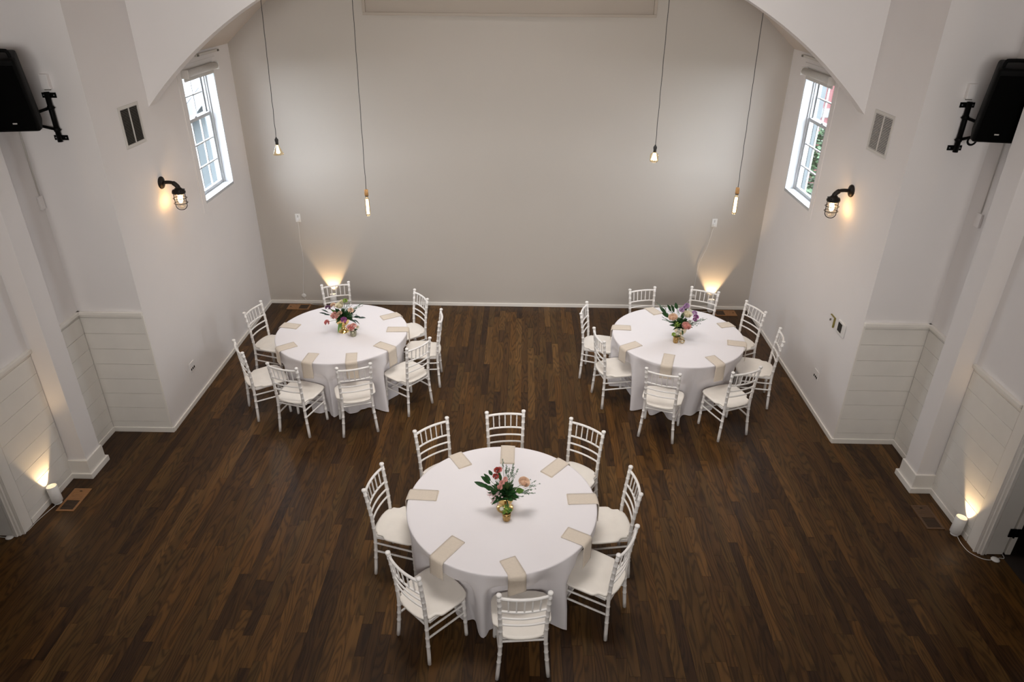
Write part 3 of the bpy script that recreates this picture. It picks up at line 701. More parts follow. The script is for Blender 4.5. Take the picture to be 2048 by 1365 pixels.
naps = [
 ('n', -0.465, 4.879, 121.4, 0.192, 0.20, 'folded champagne napkin lying before the chair at the back left of the near table'),
 ('n', -0.103, 4.932, 89.8, 0.243, 0.18, 'folded champagne napkin straight behind the flowers of the near table'),
 ('n', 0.234, 4.791, 50.8, 0.237, 0.18, 'folded champagne napkin lying aslant at the back right of the near table'),
 ('n', 0.402, 4.477, 3.4, 0.234, 0.19, 'folded champagne napkin pointing straight to the right edge of the near table'),
 ('n', 0.360, 4.095, -28.3, 0.165, 0.24, 'folded champagne napkin bent over the front right edge of the near table onto a chair'),
 ('n', -0.075, 3.809, -64.0, 0.149, 0.20, 'champagne napkin hanging askew over the front edge of the near table above the closest chair'),
 ('n', -0.453, 4.001, -123.9, 0.231, 0.19, 'champagne napkin bent over the front left edge of the near table'),
 ('n', -0.667, 4.491, 177.1, 0.237, 0.20, 'folded champagne napkin pointing straight to the left edge of the near table'),
 ('l', -2.672, 7.493, 168.6, 0.187, 0.20, 'folded champagne napkin at the back left of the far left table'),
 ('l', -2.583, 7.056, -142.0, 0.203, 0.19, 'champagne napkin bent over the left edge of the far left table'),
 ('l', -2.316, 6.846, -96.0, 0.202, 0.20, 'champagne napkin hanging over the front left edge of the far left table'),
 ('l', -1.894, 6.863, -80.0, 0.228, 0.18, 'champagne napkin hanging behind a chair back at the front of the far left table'),
 ('l', -1.655, 7.092, -29.8, 0.224, 0.21, 'champagne napkin bent over the front right edge of the far left table'),
 ('l', -1.598, 7.455, 2.7, 0.232, 0.18, 'folded champagne napkin pointing to the right edge of the far left table'),
 ('l', -1.720, 7.758, 31.9, 0.200, 0.18, 'folded champagne napkin at the back right of the far left table'),
 ('r', 1.714, 7.984, 115.6, 0.160, 0.18, 'folded champagne napkin at the back of the far right table, left of the flowers'),
 ('r', 1.321, 7.589, 176.1, 0.178, 0.19, 'folded champagne napkin pointing to the left edge of the far right table'),
 ('r', 1.364, 7.197, -147.8, 0.220, 0.18, 'champagne napkin bent over the front left edge of the far right table'),
 ('r', 1.674, 6.947, -107.0, 0.281, 0.14, 'champagne napkin hanging at the front of the far right table behind a chair back'),
 ('r', 2.117, 6.916, -68.5, 0.204, 0.20, 'champagne napkin bent over the front right edge of the far right table'),
 ('r', 2.401, 7.253, -12.5, 0.195, 0.19, 'folded champagne napkin pointing to the right edge of the far right table'),
 ('r', 2.409, 7.688, 15.3, 0.151, 0.22, 'folded champagne napkin at the back right of the far right table')]
for tb, px, py, an, on, hg, lb in naps:
    napkin({'n': NEAR, 'l': FARL, 'r': FARR}[tb], px, py, an, on, hg, lb, 'champagne napkins')

# ------------------------------------------------------------------ flowers
TZ = CT + 0.0005
def curved_leaf(bm, p, dirv, L, wd, droop=0.25, mi=0, roll=0.0):
    d = Vector(dirv).normalized(); sidev = d.cross(Vector((0.1, -0.65, 0.7)))
    if sidev.length < 0.1: sidev = Vector((1, 0, 0))
    sidev.normalize(); up = sidev.cross(d); sidev = (sidev * math.cos(roll) + up * math.sin(roll)).normalized(); up = sidev.cross(d)
    n = 6; rows = []
    for i in range(n + 1):
        t = i / n; w = wd * (math.sin(PI * min(1, t * 0.92 + 0.06)) ** 0.8) * (1 - 0.25 * t)
        c = Vector(p) + d * L * t - Vector((0, 0, 1)) * droop * L * t * t
        rows.append((bm.verts.new(c - sidev * w * 0.5 + up * 0.12 * w), bm.verts.new(c - up * 0.06 * w), bm.verts.new(c + sidev * w * 0.5 + up * 0.12 * w)))
    for a, b in zip(rows, rows[1:]):
        for k in (0, 1): bm.faces.new((a[k], a[k + 1], b[k + 1], b[k])).material_index = mi
def rose_bm(r, up=Vector((0, -0.4, 1)), rnd=random, layers=5):
    bm = B(); q = up.to_track_quat('Z', 'Y').to_matrix()
    lathe(bm, [(0, -0.25 * r), (0.45 * r, -0.15 * r), (0.62 * r, 0.15 * r), (0.30 * r, 0.50 * r), (0, 0.55 * r)], 10)
    for L in range(layers):
        f = L / (layers - 1); rad = r * (0.16 + 0.62 * f); hgt = r * (0.80 - 0.16 * f); n = 3 + L; tilt = 0.05 + 0.42 * f ** 1.4
        for k in range(n):
            a0 = 2 * PI * k / n + L * 0.7; span = 2 * PI / n * 0.72; g = []
            for j in range(4):
                v = j / 3; row = []
                for i in range(5):
                    u = (i / 4 - 0.5) * 2; a = a0 + u * span; edge = math.cos(u * 1.25) ** 0.5 if abs(u) < 1.2 else 0
                    rr = rad * (0.45 + 0.55 * math.sin(min(1, v + 0.25) * PI / 2)) + r * tilt * 0.42 * v * v * 1.0; z = -0.2 * r + (hgt + 0.2 * r) * v * (0.55 + 0.45 * edge) - (0.14 * r * f if v > 0.9 else 0)
                    row.append(bm.verts.new((rr * math.cos(a), rr * math.sin(a), z)))
                g.append(row)
            for j in range(3):
                for i in range(4): bm.faces.new((g[j][i], g[j][i + 1], g[j + 1][i + 1], g[j + 1][i]))
    bmesh.ops.rotate(bm, cent=(0, 0, 0), matrix=q, verts=bm.verts); return bm
def ruffle_bm(r, rnd, n=26, up=Vector((0, -0.5, 1))):
    bm = B(); q = up.to_track_quat('Z', 'Y').to_matrix()
    for k in range(n):
        a = rnd.uniform(0, 2 * PI); el = rnd.uniform(0.0, 1.45); d = Vector((math.cos(a) * math.cos(el), math.sin(a) * math.cos(el), math.sin(el) * 0.8)); t = d.orthogonal().normalized(); b = d.cross(t)
        w = 0.42 * r; base = d * r * 0.25; pts = [bm.verts.new(base)]
        for j in range(5):
            an = (j / 4 - 0.5) * 1.9; pts.append(bm.verts.new(base + (d * math.cos(an) + t * math.sin(an)) * r * 0.75 * (1 - 0.12 * (j % 2)) + b * w * 0.25 * math.sin(j * 2.2 + k)))
        for j in range(1, 5): bm.faces.new((pts[0], pts[j], pts[j + 1]))
    bmesh.ops.rotate(bm, cent=(0, 0, 0), matrix=q, verts=bm.verts); return bm
def sprig(bm, p, d, L, n, rnd, leaf=0.0075, spread=0.7):
    p = Vector(p); d = Vector(d).normalized()
    tube(bm, [p, p + d * L * 0.5 + Vector((0, 0, 0.004)), p + d * L], [0.0010, 0.0008, 0.0005], 4)
    for i in range(n):
        t = rnd.uniform(0.15, 1); c = p + d * L * t; o = Vector((rnd.uniform(-1, 1), rnd.uniform(-1, 1), rnd.uniform(-0.4, 1))).normalized(); e = c + (o * spread * 0.6 + d * 0.5) * L * 0.36 * (1.15 - t)
        tube(bm, [c, e], [0.0006, 0.0005], 3, caps=False)
        for k in range(9):
            cc = c.lerp(e, rnd.uniform(0.2, 1)); a = Vector((rnd.uniform(-1, 1), rnd.uniform(-1, 1), rnd.uniform(-1, 1))).normalized(); b = a.orthogonal().normalized() * 0.25
            bm.faces.new([bm.verts.new(cc + v * leaf) for v in (-b, a * 0.6 - b * 0.2, a, b)])
def cluster_bm(r, rnd, n=16, s_=0.009):
    bm = B()
    for i in range(n):
        c = Vector((rnd.gauss(0, 0.5), rnd.gauss(0, 0.5), rnd.gauss(0, 0.45))) * r; nv = Vector((rnd.uniform(-1, 1), rnd.uniform(-1, 0.4), rnd.uniform(0, 1))).normalized(); t = nv.orthogonal().normalized(); b = nv.cross(t)
        m_ = bm.verts.new(c); ring = [bm.verts.new(c + (t * math.cos(2 * PI * k / 10) + b * math.sin(2 * PI * k / 10)) * s_ * (1 if k % 2 else 0.5) + nv * s_ * 0.3) for k in range(10)]
        for k in range(10): bm.faces.new((m_, ring[k], ring[(k + 1) % 10]))
    return bm
def bouquet(base, name, label, group, flowers, leaves, sprigs, seed, bowl_z, bowl_r):
    rnd = random.Random(seed); t = empty(name, (base[0], base[1], bowl_z)); tag(t, label, 'flowers', group); O = Vector((base[0], base[1], bowl_z))
    def stemline(bm, p): 
        a = Vector((rnd.uniform(-0.4, 0.4) * bowl_r, rnd.uniform(-0.4, 0.4) * bowl_r, -0.035)); tube(bm, [a, (a + p) / 2 + Vector((0, 0, 0.02)), p], 0.0016, 5, caps=False)
    sb = B()
    for kind, mt, (x, y, z), r in flowers:
        r *= 1.12; p = Vector((x, y, z)) - O; dy = rnd.uniform(-0.03, 0.03) - 0.02; p.y += dy; p.z += dy * 0.5
        out = Vector((p.x, p.y - 0.03, 0)) * 2 + Vector((0, -0.25, 1))
        bm = {'rose': lambda: rose_bm(r, out, rnd), 'ruffle': lambda: ruffle_bm(r, rnd, 30, out), 'cluster': lambda: cluster_bm(r, rnd, 20)}[kind]()
        bmesh.ops.translate(bm, vec=p, verts=bm.verts)
        o = obj({'rose': 'rose', 'ruffle': 'carnation', 'cluster': 'blossom_cluster'}[kind], bm, M[mt], t, True); o['label'] = {'blush': 'blush', 'cream': 'cream', 'pink': 'pink', 'coral': 'coral', 'magenta': 'magenta', 'lilac': 'lilac', 'red': 'deep red', 'plum': 'dark plum', 'wax': 'pale pink', 'whitef': 'white', 'lime': 'lime green'}[mt] + ' ' + {'rose': 'rose', 'ruffle': 'ruffled flower head', 'cluster': 'blossoms'}[kind]
        stemline(sb, p)
    for mt, (x, y, z), L, wd, dr in leaves:
        p = Vector((x, y, z)) - O; d = (p + Vector((0, 0, 0.03))); d.normalize(); st = p - d * L * 0.55
        bm = B(); curved_leaf(bm, st, d, L, wd, dr, roll=rnd.uniform(-0.5, 0.5)); obj('leaf', bm, M[mt], t, True); stemline(sb, st)
    # filler leaves at the heart of the bouquet
    fl = B()
    for i in range(95):
        a = rnd.uniform(0, 2 * PI); e = rnd.uniform(0.22, 1.4); d = Vector((math.cos(a) * math.cos(e), math.sin(a) * math.cos(e), math.sin(e))); curved_leaf(fl, d * 0.02 + Vector((0, 0, -0.008)), d, rnd.uniform(0.07, 0.15), rnd.uniform(0.026, 0.042), 0.2, roll=rnd.uniform(-1, 1))
    o = obj('foliage', fl, M['leaf'], t, True); o['kind'] = 'stuff'
    sp_ = B()
    for (x, y, z), L, n in sprigs:
        p = Vector((x, y, z)) - O; d = p.normalized(); sprig(sp_, p - d * L * 0.75, d + Vector((0, 0, rnd.uniform(-0.1, 0.2))), L, n + 6, rnd); sprig(sp_, p - d * L * 0.9, d + Vector((rnd.uniform(-0.3, 0.3), rnd.uniform(-0.2, 0.2), rnd.uniform(-0.2, 0.3))), L * 0.95, n, rnd)
        stemline(sb, p - d * L * 0.75)
    o = obj('fern_sprays', sp_, M['fern'], t); o['kind'] = 'stuff'
    obj('stems', sb, M['stem'], t, True)['kind'] = 'stuff'
def vase(base, prof, m, label, name='pedestal_vase'):
    t = empty(name, (base[0], base[1], TZ)); tag(t, label, 'vase', 'vases on the tables')
    bowl, foot = prof; bm = B(); lathe(bm, foot, 36); obj('foot', bm, m, t, True)
    bm = B(); lathe(bm, bowl, 36, cap=False); obj('bowl', bm, m, t, True)
def bowlp(r, z0, z1, neck=0.018):
    H = z1 - z0; o = [(neck, z0), (r * 0.62, z0 + 0.06 * H), (r * 0.92, z0 + 0.28 * H), (r, z0 + 0.52 * H), (r * 0.97, z0 + 0.80 * H), (r * 1.04, z1)]
    return o + [(r * 0.99, z1), (r * 0.90, z0 + 0.7 * H), (r * 0.82, z0 + 0.35 * H), (0.0, z0 + 0.2 * H)]
def footp(r, h, neck=0.018): return [(0, 0.0), (r, 0.0), (r, 0.005), (r * 0.86, 0.014), (r * 0.55, 0.34 * h), (neck, 0.75 * h), (neck, h)]
VN, VL, VR = (-0.108, 4.362), (-2.105, 7.399), (1.858, 7.345)
vase(VN, (bowlp(0.070, 0.062, 0.140, 0.022), footp(0.068, 0.065, 0.022)), M['gold'], 'polished gold footed bowl in the middle of the near table')
vase(VL, (bowlp(0.076, 0.085, 0.185), footp(0.063, 0.088)), M['gold'], 'tall gold pedestal vase on the far left table')
vase(VR, (bowlp(0.072, 0.065, 0.165), footp(0.058, 0.068)), M['palegold'], 'pale gold footed vase on the far right table')
bouquet(VN, 'flower_arrangement', 'loose bouquet with one blush rose, small pink carnations and red berries on the near table', 'bouquets',
    [('rose', 'blush', (0.037, 4.362, 1.071), 0.043), ('ruffle', 'pink', (-0.146, 4.34, 1.017), 0.024), ('ruffle', 'pink', (-0.132, 4.34, 1.040), 0.022), ('ruffle', 'pink', (-0.105, 4.34, 1.065), 0.021), ('ruffle', 'red', (-0.169, 4.362, 1.153), 0.026), ('ruffle', 'red', (-0.180, 4.34, 1.118), 0.025), ('ruffle', 'coral', (-0.150, 4.37, 1.150), 0.022),
     ('cluster', 'wax', (-0.184, 4.30, 0.942), 0.022), ('cluster', 'wax', (-0.150, 4.30, 0.955), 0.020), ('cluster', 'wax', (-0.225, 4.31, 0.975), 0.020), ('cluster', 'wax', (-0.205, 4.30, 0.905), 0.018), ('cluster', 'wax', (-0.17, 4.30, 0.895), 0.016)],
    [('leaf', (-0.308, 4.362, 1.016), 0.115, 0.045, 0.15), ('leaf', (-0.266, 4.362, 1.058), 0.11, 0.045, 0.1), ('leaf', (-0.239, 4.34, 1.0), 0.10, 0.048, 0.2), ('leaf', (-0.271, 4.33, 1.023), 0.10, 0.042, 0.2), ('leaf', (-0.224, 4.36, 1.129), 0.06, 0.032, 0.1), ('leaf', (-0.252, 4.37, 1.079), 0.09, 0.030, 0.1), ('leaf2', (0.015, 4.32, 0.995), 0.085, 0.055, 0.3), ('leaf', (-0.06, 4.28, 0.94), 0.085, 0.05, 0.3), ('leaf', (-0.02, 4.29, 0.96), 0.08, 0.045, 0.3), ('leaf', (-0.10, 4.28, 0.95), 0.08, 0.045, 0.3), ('leaf', (-0.15, 4.37, 1.09), 0.09, 0.035, 0.1)],
    [((-0.078, 4.38, 1.120), 0.13, 14), ((-0.046, 4.38, 1.161), 0.13, 12), ((-0.02, 4.38, 1.12), 0.12, 12), ((0.099, 4.34, 0.978), 0.14, 14), ((0.10, 4.35, 0.94), 0.12, 12), ((0.016, 4.30, 0.929), 0.11, 10), ((0.145, 4.362, 1.003), 0.12, 8), ((-0.128, 4.39, 1.21), 0.10, 6), ((-0.10, 4.4, 1.15), 0.1, 10), ((0.07, 4.36, 1.05), 0.1, 10)], 3, TZ + 0.135, 0.07)
bouquet(VL, 'flower_arrangement', 'bouquet of cream, pink and magenta blooms with trailing dark leaves on the far left table', 'bouquets',
    [('rose', 'cream', (-2.110, 7.38, 1.114), 0.046), ('ruffle', 'pink', (-2.174, 7.35, 0.993), 0.046), ('ruffle', 'pink', (-2.185, 7.36, 1.03), 0.034), ('ruffle', 'blush', (-2.114, 7.36, 1.028), 0.030), ('ruffle', 'blush', (-2.138, 7.36, 1.015), 0.026), ('ruffle', 'coral', (-2.258, 7.33, 0.946), 0.036), ('ruffle', 'magenta', (-2.069, 7.32, 0.955), 0.038), ('ruffle', 'lime', (-2.054, 7.41, 1.154), 0.030), ('rose', 'cream', (-2.085, 7.42, 1.160), 0.026), ('ruffle', 'blush', (-1.986, 7.39, 1.070), 0.034), ('ruffle', 'plum', (-2.244, 7.39, 1.111), 0.034), ('ruffle', 'blush', (-2.19, 7.39, 1.107), 0.036)],
    [('euca', (-1.96, 7.39, 1.03), 0.085, 0.035, 0.0), ('euca', (-1.918, 7.39, 0.974), 0.085, 0.032, 0.3), ('euca', (-1.862, 7.39, 0.955), 0.085, 0.036, 0.1), ('euca', (-1.973, 7.37, 0.939), 0.09, 0.03, 0.6), ('euca', (-1.93, 7.37, 0.93), 0.07, 0.022, 0.8), ('euca', (-2.303, 7.39, 1.042), 0.09, 0.022, 0.1), ('euca', (-2.327, 7.39, 1.013), 0.10, 0.020, 0.2), ('euca', (-2.28, 7.38, 1.0), 0.07, 0.022, 0.3), ('leaf2', (-2.127, 7.30, 0.905), 0.10, 0.032, 0.9), ('leaf2', (-2.10, 7.30, 0.92), 0.09, 0.028, 0.9), ('leaf', (-2.15, 7.36, 1.06), 0.09, 0.04, 0.1), ('leaf2', (-2.20, 7.37, 1.05), 0.09, 0.03, 0.1), ('leaf', (-2.03, 7.36, 1.03), 0.09, 0.04, 0.1), ('leaf', (-2.0, 7.36, 0.99), 0.09, 0.04, 0.2), ('leaf', (-2.06, 7.34, 1.0), 0.09, 0.045, 0.2)],
    [((-1.928, 7.40, 1.082), 0.14, 10), ((-1.872, 7.40, 1.123), 0.14, 8), ((-1.90, 7.40, 1.09), 0.14, 8), ((-2.034, 7.38, 1.052), 0.10, 12), ((-2.04, 7.4, 1.10), 0.10, 12), ((-1.99, 7.40, 1.14), 0.12, 6), ((-1.95, 7.38, 1.0), 0.1, 8)], 5, TZ + 0.178, 0.075)
bouquet(VR, 'flower_arrangement', 'bouquet of blush roses and lilac daisies with airy fern on the far right table', 'bouquets',
    [('rose', 'blush', (1.739, 7.31, 1.080), 0.050), ('rose', 'cream', (1.900, 7.31, 1.093), 0.050), ('rose', 'whitef', (1.945, 7.34, 1.095), 0.036), ('rose', 'pink', (1.896, 7.28, 0.973), 0.052), ('ruffle', 'lilac', (1.835, 7.35, 1.169), 0.030), ('ruffle', 'lilac', (1.898, 7.35, 1.180), 0.032), ('ruffle', 'lilac', (1.870, 7.35, 1.168), 0.024), ('ruffle', 'lilac', (1.990, 7.34, 1.120), 0.030), ('ruffle', 'magenta', (2.010, 7.33, 1.068), 0.034), ('ruffle', 'magenta', (2.000, 7.33, 1.035), 0.026), ('ruffle', 'whitef', (1.939, 7.30, 1.005), 0.022), ('cluster', 'lime', (1.792, 7.28, 1.023), 0.024), ('cluster', 'lime', (1.785, 7.28, 0.985), 0.022)],
    [('leaf', (1.622, 7.34, 1.134), 0.12, 0.05, 0.0), ('leaf', (1.654, 7.33, 1.090), 0.12, 0.05, 0.2), ('leaf', (1.693, 7.35, 1.161), 0.10, 0.048, 0.0), ('leaf', (1.735, 7.35, 1.155), 0.10, 0.048, 0.0), ('leaf', (1.775, 7.36, 1.185), 0.08, 0.045, 0.0), ('leaf', (1.837, 7.28, 1.03), 0.10, 0.045, 0.2), ('leaf', (1.859, 7.26, 0.925), 0.12, 0.040, 0.6), ('leaf', (1.82, 7.27, 0.97), 0.10, 0.04, 0.5), ('leaf', (1.77, 7.28, 1.01), 0.10, 0.04, 0.2), ('leaf', (1.85, 7.30, 1.09), 0.09, 0.045, 0.0), ('leaf', (1.93, 7.28, 1.0), 0.08, 0.03, 0.4), ('leaf2', (1.80, 7.27, 0.99), 0.10, 0.035, 0.3), ('leaf', (1.89, 7.36, 1.13), 0.09, 0.035, 0.0)],
    [((1.556, 7.35, 1.195), 0.15, 10), ((1.60, 7.35, 1.17), 0.15, 10), ((1.677, 7.31, 1.011), 0.12, 14), ((1.64, 7.31, 1.03), 0.13, 12), ((2.074, 7.32, 1.002), 0.16, 14), ((2.031, 7.31, 0.975), 0.15, 14), ((2.10, 7.33, 1.03), 0.15, 10), ((1.98, 7.30, 0.97), 0.13, 12), ((1.80, 7.36, 1.13), 0.10, 10), ((1.72, 7.36, 1.12), 0.1, 8)], 8, TZ + 0.158, 0.072)
def bud(base, r, h, m, label, flab, fl, seed):
    rnd = random.Random(seed)
    t = empty('votive_glass', (base[0], base[1], TZ)); tag(t, label, 'glass', 'small glasses beside the vases')
    bm = B(); lathe(bm, [(0, 0), (r * 0.80, 0), (r * 0.92, 0.006), (r, h * 0.5), (r * 1.02, h), (r * 0.93, h), (r * 0.90, h * 0.4), (0, h * 0.2)], 28, cap=False); obj('cup', bm, m, t, True)
    bm = B(); lathe(bm, [(r * 1.03, h - 0.008), (r * 1.07, h - 0.005), (r * 1.03, h - 0.001)], 28, cap=False); obj('rim', bm, m, t, True)
    f = empty('posy', (base[0], base[1], TZ + h)); tag(f, flab, 'flowers', 'small posies')
    sb = B()
    for kind, mt, dx, dy, dz, rr in fl:
        if kind == 'leaf':
            bm = B(); curved_leaf(bm, (dx * 0.3, dy * 0.3, dz * 0.3), (dx, dy, dz + 0.02), rr * 2.2, rr, 0.4); obj('leaf', bm, M[mt], f, True); continue
        bm = cluster_bm(rr, rnd, 34, 0.008) if kind == 'cluster' else ruffle_bm(rr, rnd, 26, Vector((dx * 3, -0.5, 1))) if kind == 'ruffle' else rose_bm(rr, Vector((dx * 3, -0.5, 1)), rnd, 4)
        bmesh.ops.translate(bm, vec=(dx, dy, dz), verts=bm.verts); obj('bloom', bm, M[mt], f, True)
        tube(sb, [(dx * 0.3, dy * 0.3, -h * 0.6), (dx * 0.6, dy * 0.6, 0), (dx, dy, dz)], 0.0014, 5)
    obj('stems', sb, M['stem'], f)
bud((-0.092, 4.225), 0.033, 0.078, M['amber'], 'small amber mercury glass in front of the gold bowl on the near table', 'lime green hydrangea sprig in the small glass on the near table',
    [('cluster', 'lime', -0.004, 0, 0.020, 0.022), ('cluster', 'leaf2', 0.020, 0.004, 0.016, 0.018), ('cluster', 'lime', -0.018, 0.0, 0.012, 0.016), ('cluster', 'leaf2', 0.0, 0.012, 0.050, 0.020), ('cluster', 'lime', 0.0, 0.0, 0.048, 0.016), ('rose', 'whitef', -0.036, 0.004, 0.026, 0.018), ('leaf', 'leaf2', 0.03, -0.01, 0.02, 0.022), ('leaf', 'leaf', 0.034, 0.01, 0.03, 0.022), ('leaf', 'leaf2', -0.02, -0.02, 0.0, 0.02)], 4)
bud((-1.965, 7.285), 0.038, 0.078, M['silver'], 'small speckled mercury glass beside the gold pedestal vase on the far left table', 'pink carnations in the speckled glass on the far left table',
    [('ruffle', 'pink', -0.030, 0, 0.036, 0.042), ('ruffle', 'pink', 0.014, 0, 0.048, 0.044), ('ruffle', 'coral', -0.008, -0.02, 0.030, 0.034), ('ruffle', 'cream', 0.055, 0.0, 0.038, 0.024), ('ruffle', 'whitef', 0.006, -0.03, 0.010, 0.020), ('leaf', 'leaf', 0.06, 0.0, 0.01, 0.02)], 6)
bud((1.794, 7.240), 0.032, 0.080, M['amber'], 'small amber glass in front of the pale gold vase on the far right table', 'white blossoms with a green leaf in the small glass on the far right table',
    [('rose', 'whitef', 0.012, 0, 0.034, 0.026), ('rose', 'whitef', -0.004, 0, 0.024, 0.022), ('rose', 'whitef', 0.026, 0.01, 0.066, 0.028), ('ruffle', 'lime', -0.032, 0.0, 0.026, 0.026), ('leaf', 'leaf2', -0.04, 0.0, 0.01, 0.026), ('leaf', 'leaf', 0.04, -0.005, 0.005, 0.020)], 9)
t = empty('tealight_cup', (1.868, 7.235, TZ)); tag(t, 'tiny shiny gold tealight cup beside the amber glass on the far right table', 'candle holder')
bm = B(); lathe(bm, [(0, 0), (0.022, 0), (0.030, 0.012), (0.032, 0.03), (0.029, 0.03), (0.024, 0.012), (0, 0.008)], 24, cap=False); obj('cup', bm, M['palegold'], t, True)
bm = B(); lathe(bm, [(0, 0.008), (0.018, 0.008), (0.018, 0.020), (0, 0.020)], 16); obj('candle', bm, M['white'], t, True)

# ------------------------------------------------------------------ pendants
def pendant(x, y, ztop_sock, x_top, kind, label):
    zc = ROOFZ + SL * (HA - abs(x_top - XC)) - 0.002
    t = empty('pendant_lamp', (x, y, ztop_sock)); tag(t, label, 'pendant lamp', 'bare bulb pendants')
    H = zc - ztop_sock; pts = []
    for i in range(25):
        f = i / 24; pts.append((0.003 * math.sin(i * 2.1) * (1 - f) * (i > 0) + (x_top - x) * f, 0, f * (H - 0.01)))
    bm = B(); tube(bm, pts, 0.0033, 6); obj('cord', bm, M['cord'], t, True)
    bm = B(); lathe(bm, [(0.0, H - 0.03), (0.05, H - 0.03), (0.055, H - 0.01), (0.055, H + 0.04), (0, H + 0.04)], 20, mtx=Matrix.Translation((x_top - x, 0, -0.02))); obj('ceiling_rose', bm, M['cord'], t, True)
    if kind == 'tube':
        bm = B(); lathe(bm, [(0, 0), (0.008, 0), (0.022, -0.004), (0.022, -0.070), (0.0, -0.070)], 20); obj('wooden_socket', bm, M['wood_light'], t, True)
        bm = B(); lathe(bm, [(0, -0.070), (0.019, -0.070), (0.019, -0.080), (0, -0.080)], 16); obj('socket_ring', bm, M['cord'], t, True)
        bm = B(); lathe(bm, [(0.014, -0.080), (0.016, -0.095), (0.026, -0.115), (0.027, -0.29), (0.022, -0.305), (0.0, -0.312)], 20, cap=False); obj('glass_tube', bm, M['bulbglass'], t, True)
        bm = B(); lathe(bm, [(0, -0.115), (0.0155, -0.118), (0.0165, -0.285), (0.0, -0.292)], 14); obj('filament', bm, M['tube'], t, True)
        add_light('bulb_light', 'POINT', (x, y, ztop_sock - 0.34), 2.2, (1.0, 0.72, 0.42), shadow_soft_size=0.05)
    else:
        bm = B(); lathe(bm, [(0, 0), (0.006, 0), (0.010, -0.012), (0.019, -0.022), (0.020, -0.040), (0.016, -0.052), (0.017, -0.078), (0, -0.078)], 18); obj('socket', bm, M['cord'], t, True)
        bm = B()
        if kind == 'cone': lathe(bm, [(0.015, -0.078), (0.020, -0.092), (0.034, -0.130), (0.058, -0.182), (0.058, -0.188), (0.0, -0.190)], 24, cap=False)
        else: lathe(bm, [(0.015, -0.078), (0.024, -0.092), (0.044, -0.100), (0.047, -0.112), (0.047, -0.172), (0.042, -0.184), (0.0, -0.186)], 24, cap=False)
        obj('glass_bulb', bm, M['bulbglass'], t, True)
        bm = B()
        if kind == 'cone':
            for k in range(8):
                a = 2 * PI * k / 8; tube(bm, [(0.007 * math.cos(a), 0.007 * math.sin(a), -0.090), (0.019 * math.cos(a + 0.3), 0.019 * math.sin(a + 0.3), -0.172)], 0.0022, 5)
            lathe(bm, [(0, -0.145), (0.012, -0.150), (0.015, -0.176), (0, -0.180)], 12)
        else:
            for k in range(8):
                a = 2 * PI * k / 8; tube(bm, [(0.014 * math.cos(a), 0.014 * math.sin(a), -0.092), (0.032 * math.cos(a + 0.4), 0.032 * math.sin(a + 0.4), -0.168)], 0.0028, 5)
            lathe(bm, [(0, -0.092), (0.012, -0.098), (0.015, -0.166), (0, -0.172)], 12)
        obj('filament', bm, M['filament'] if kind == 'x' else M['flame'], t, True)
        add_light('bulb_light', 'POINT', (x, y, ztop_sock - 0.23), 1.2, (1.0, 0.70, 0.40), shadow_soft_size=0.04)
pendant(-2.713, 7.8, 2.940, -2.645, 'cone', 'hanging cone-shaped bulb with dark socket, nearest the left alcove window')
pendant(-1.777, 7.8, 2.371, -1.715, 'tube', 'long glowing tube bulb in a wooden socket hanging beside the far left table')
pendant(1.433, 7.8, 2.906, 1.415, 'square', 'hanging boxy bulb with black socket above the far right table')
pendant(2.401, 7.8, 2.446, 2.365, 'tube', 'long glowing tube bulb in a wooden socket hanging near the right alcove window')

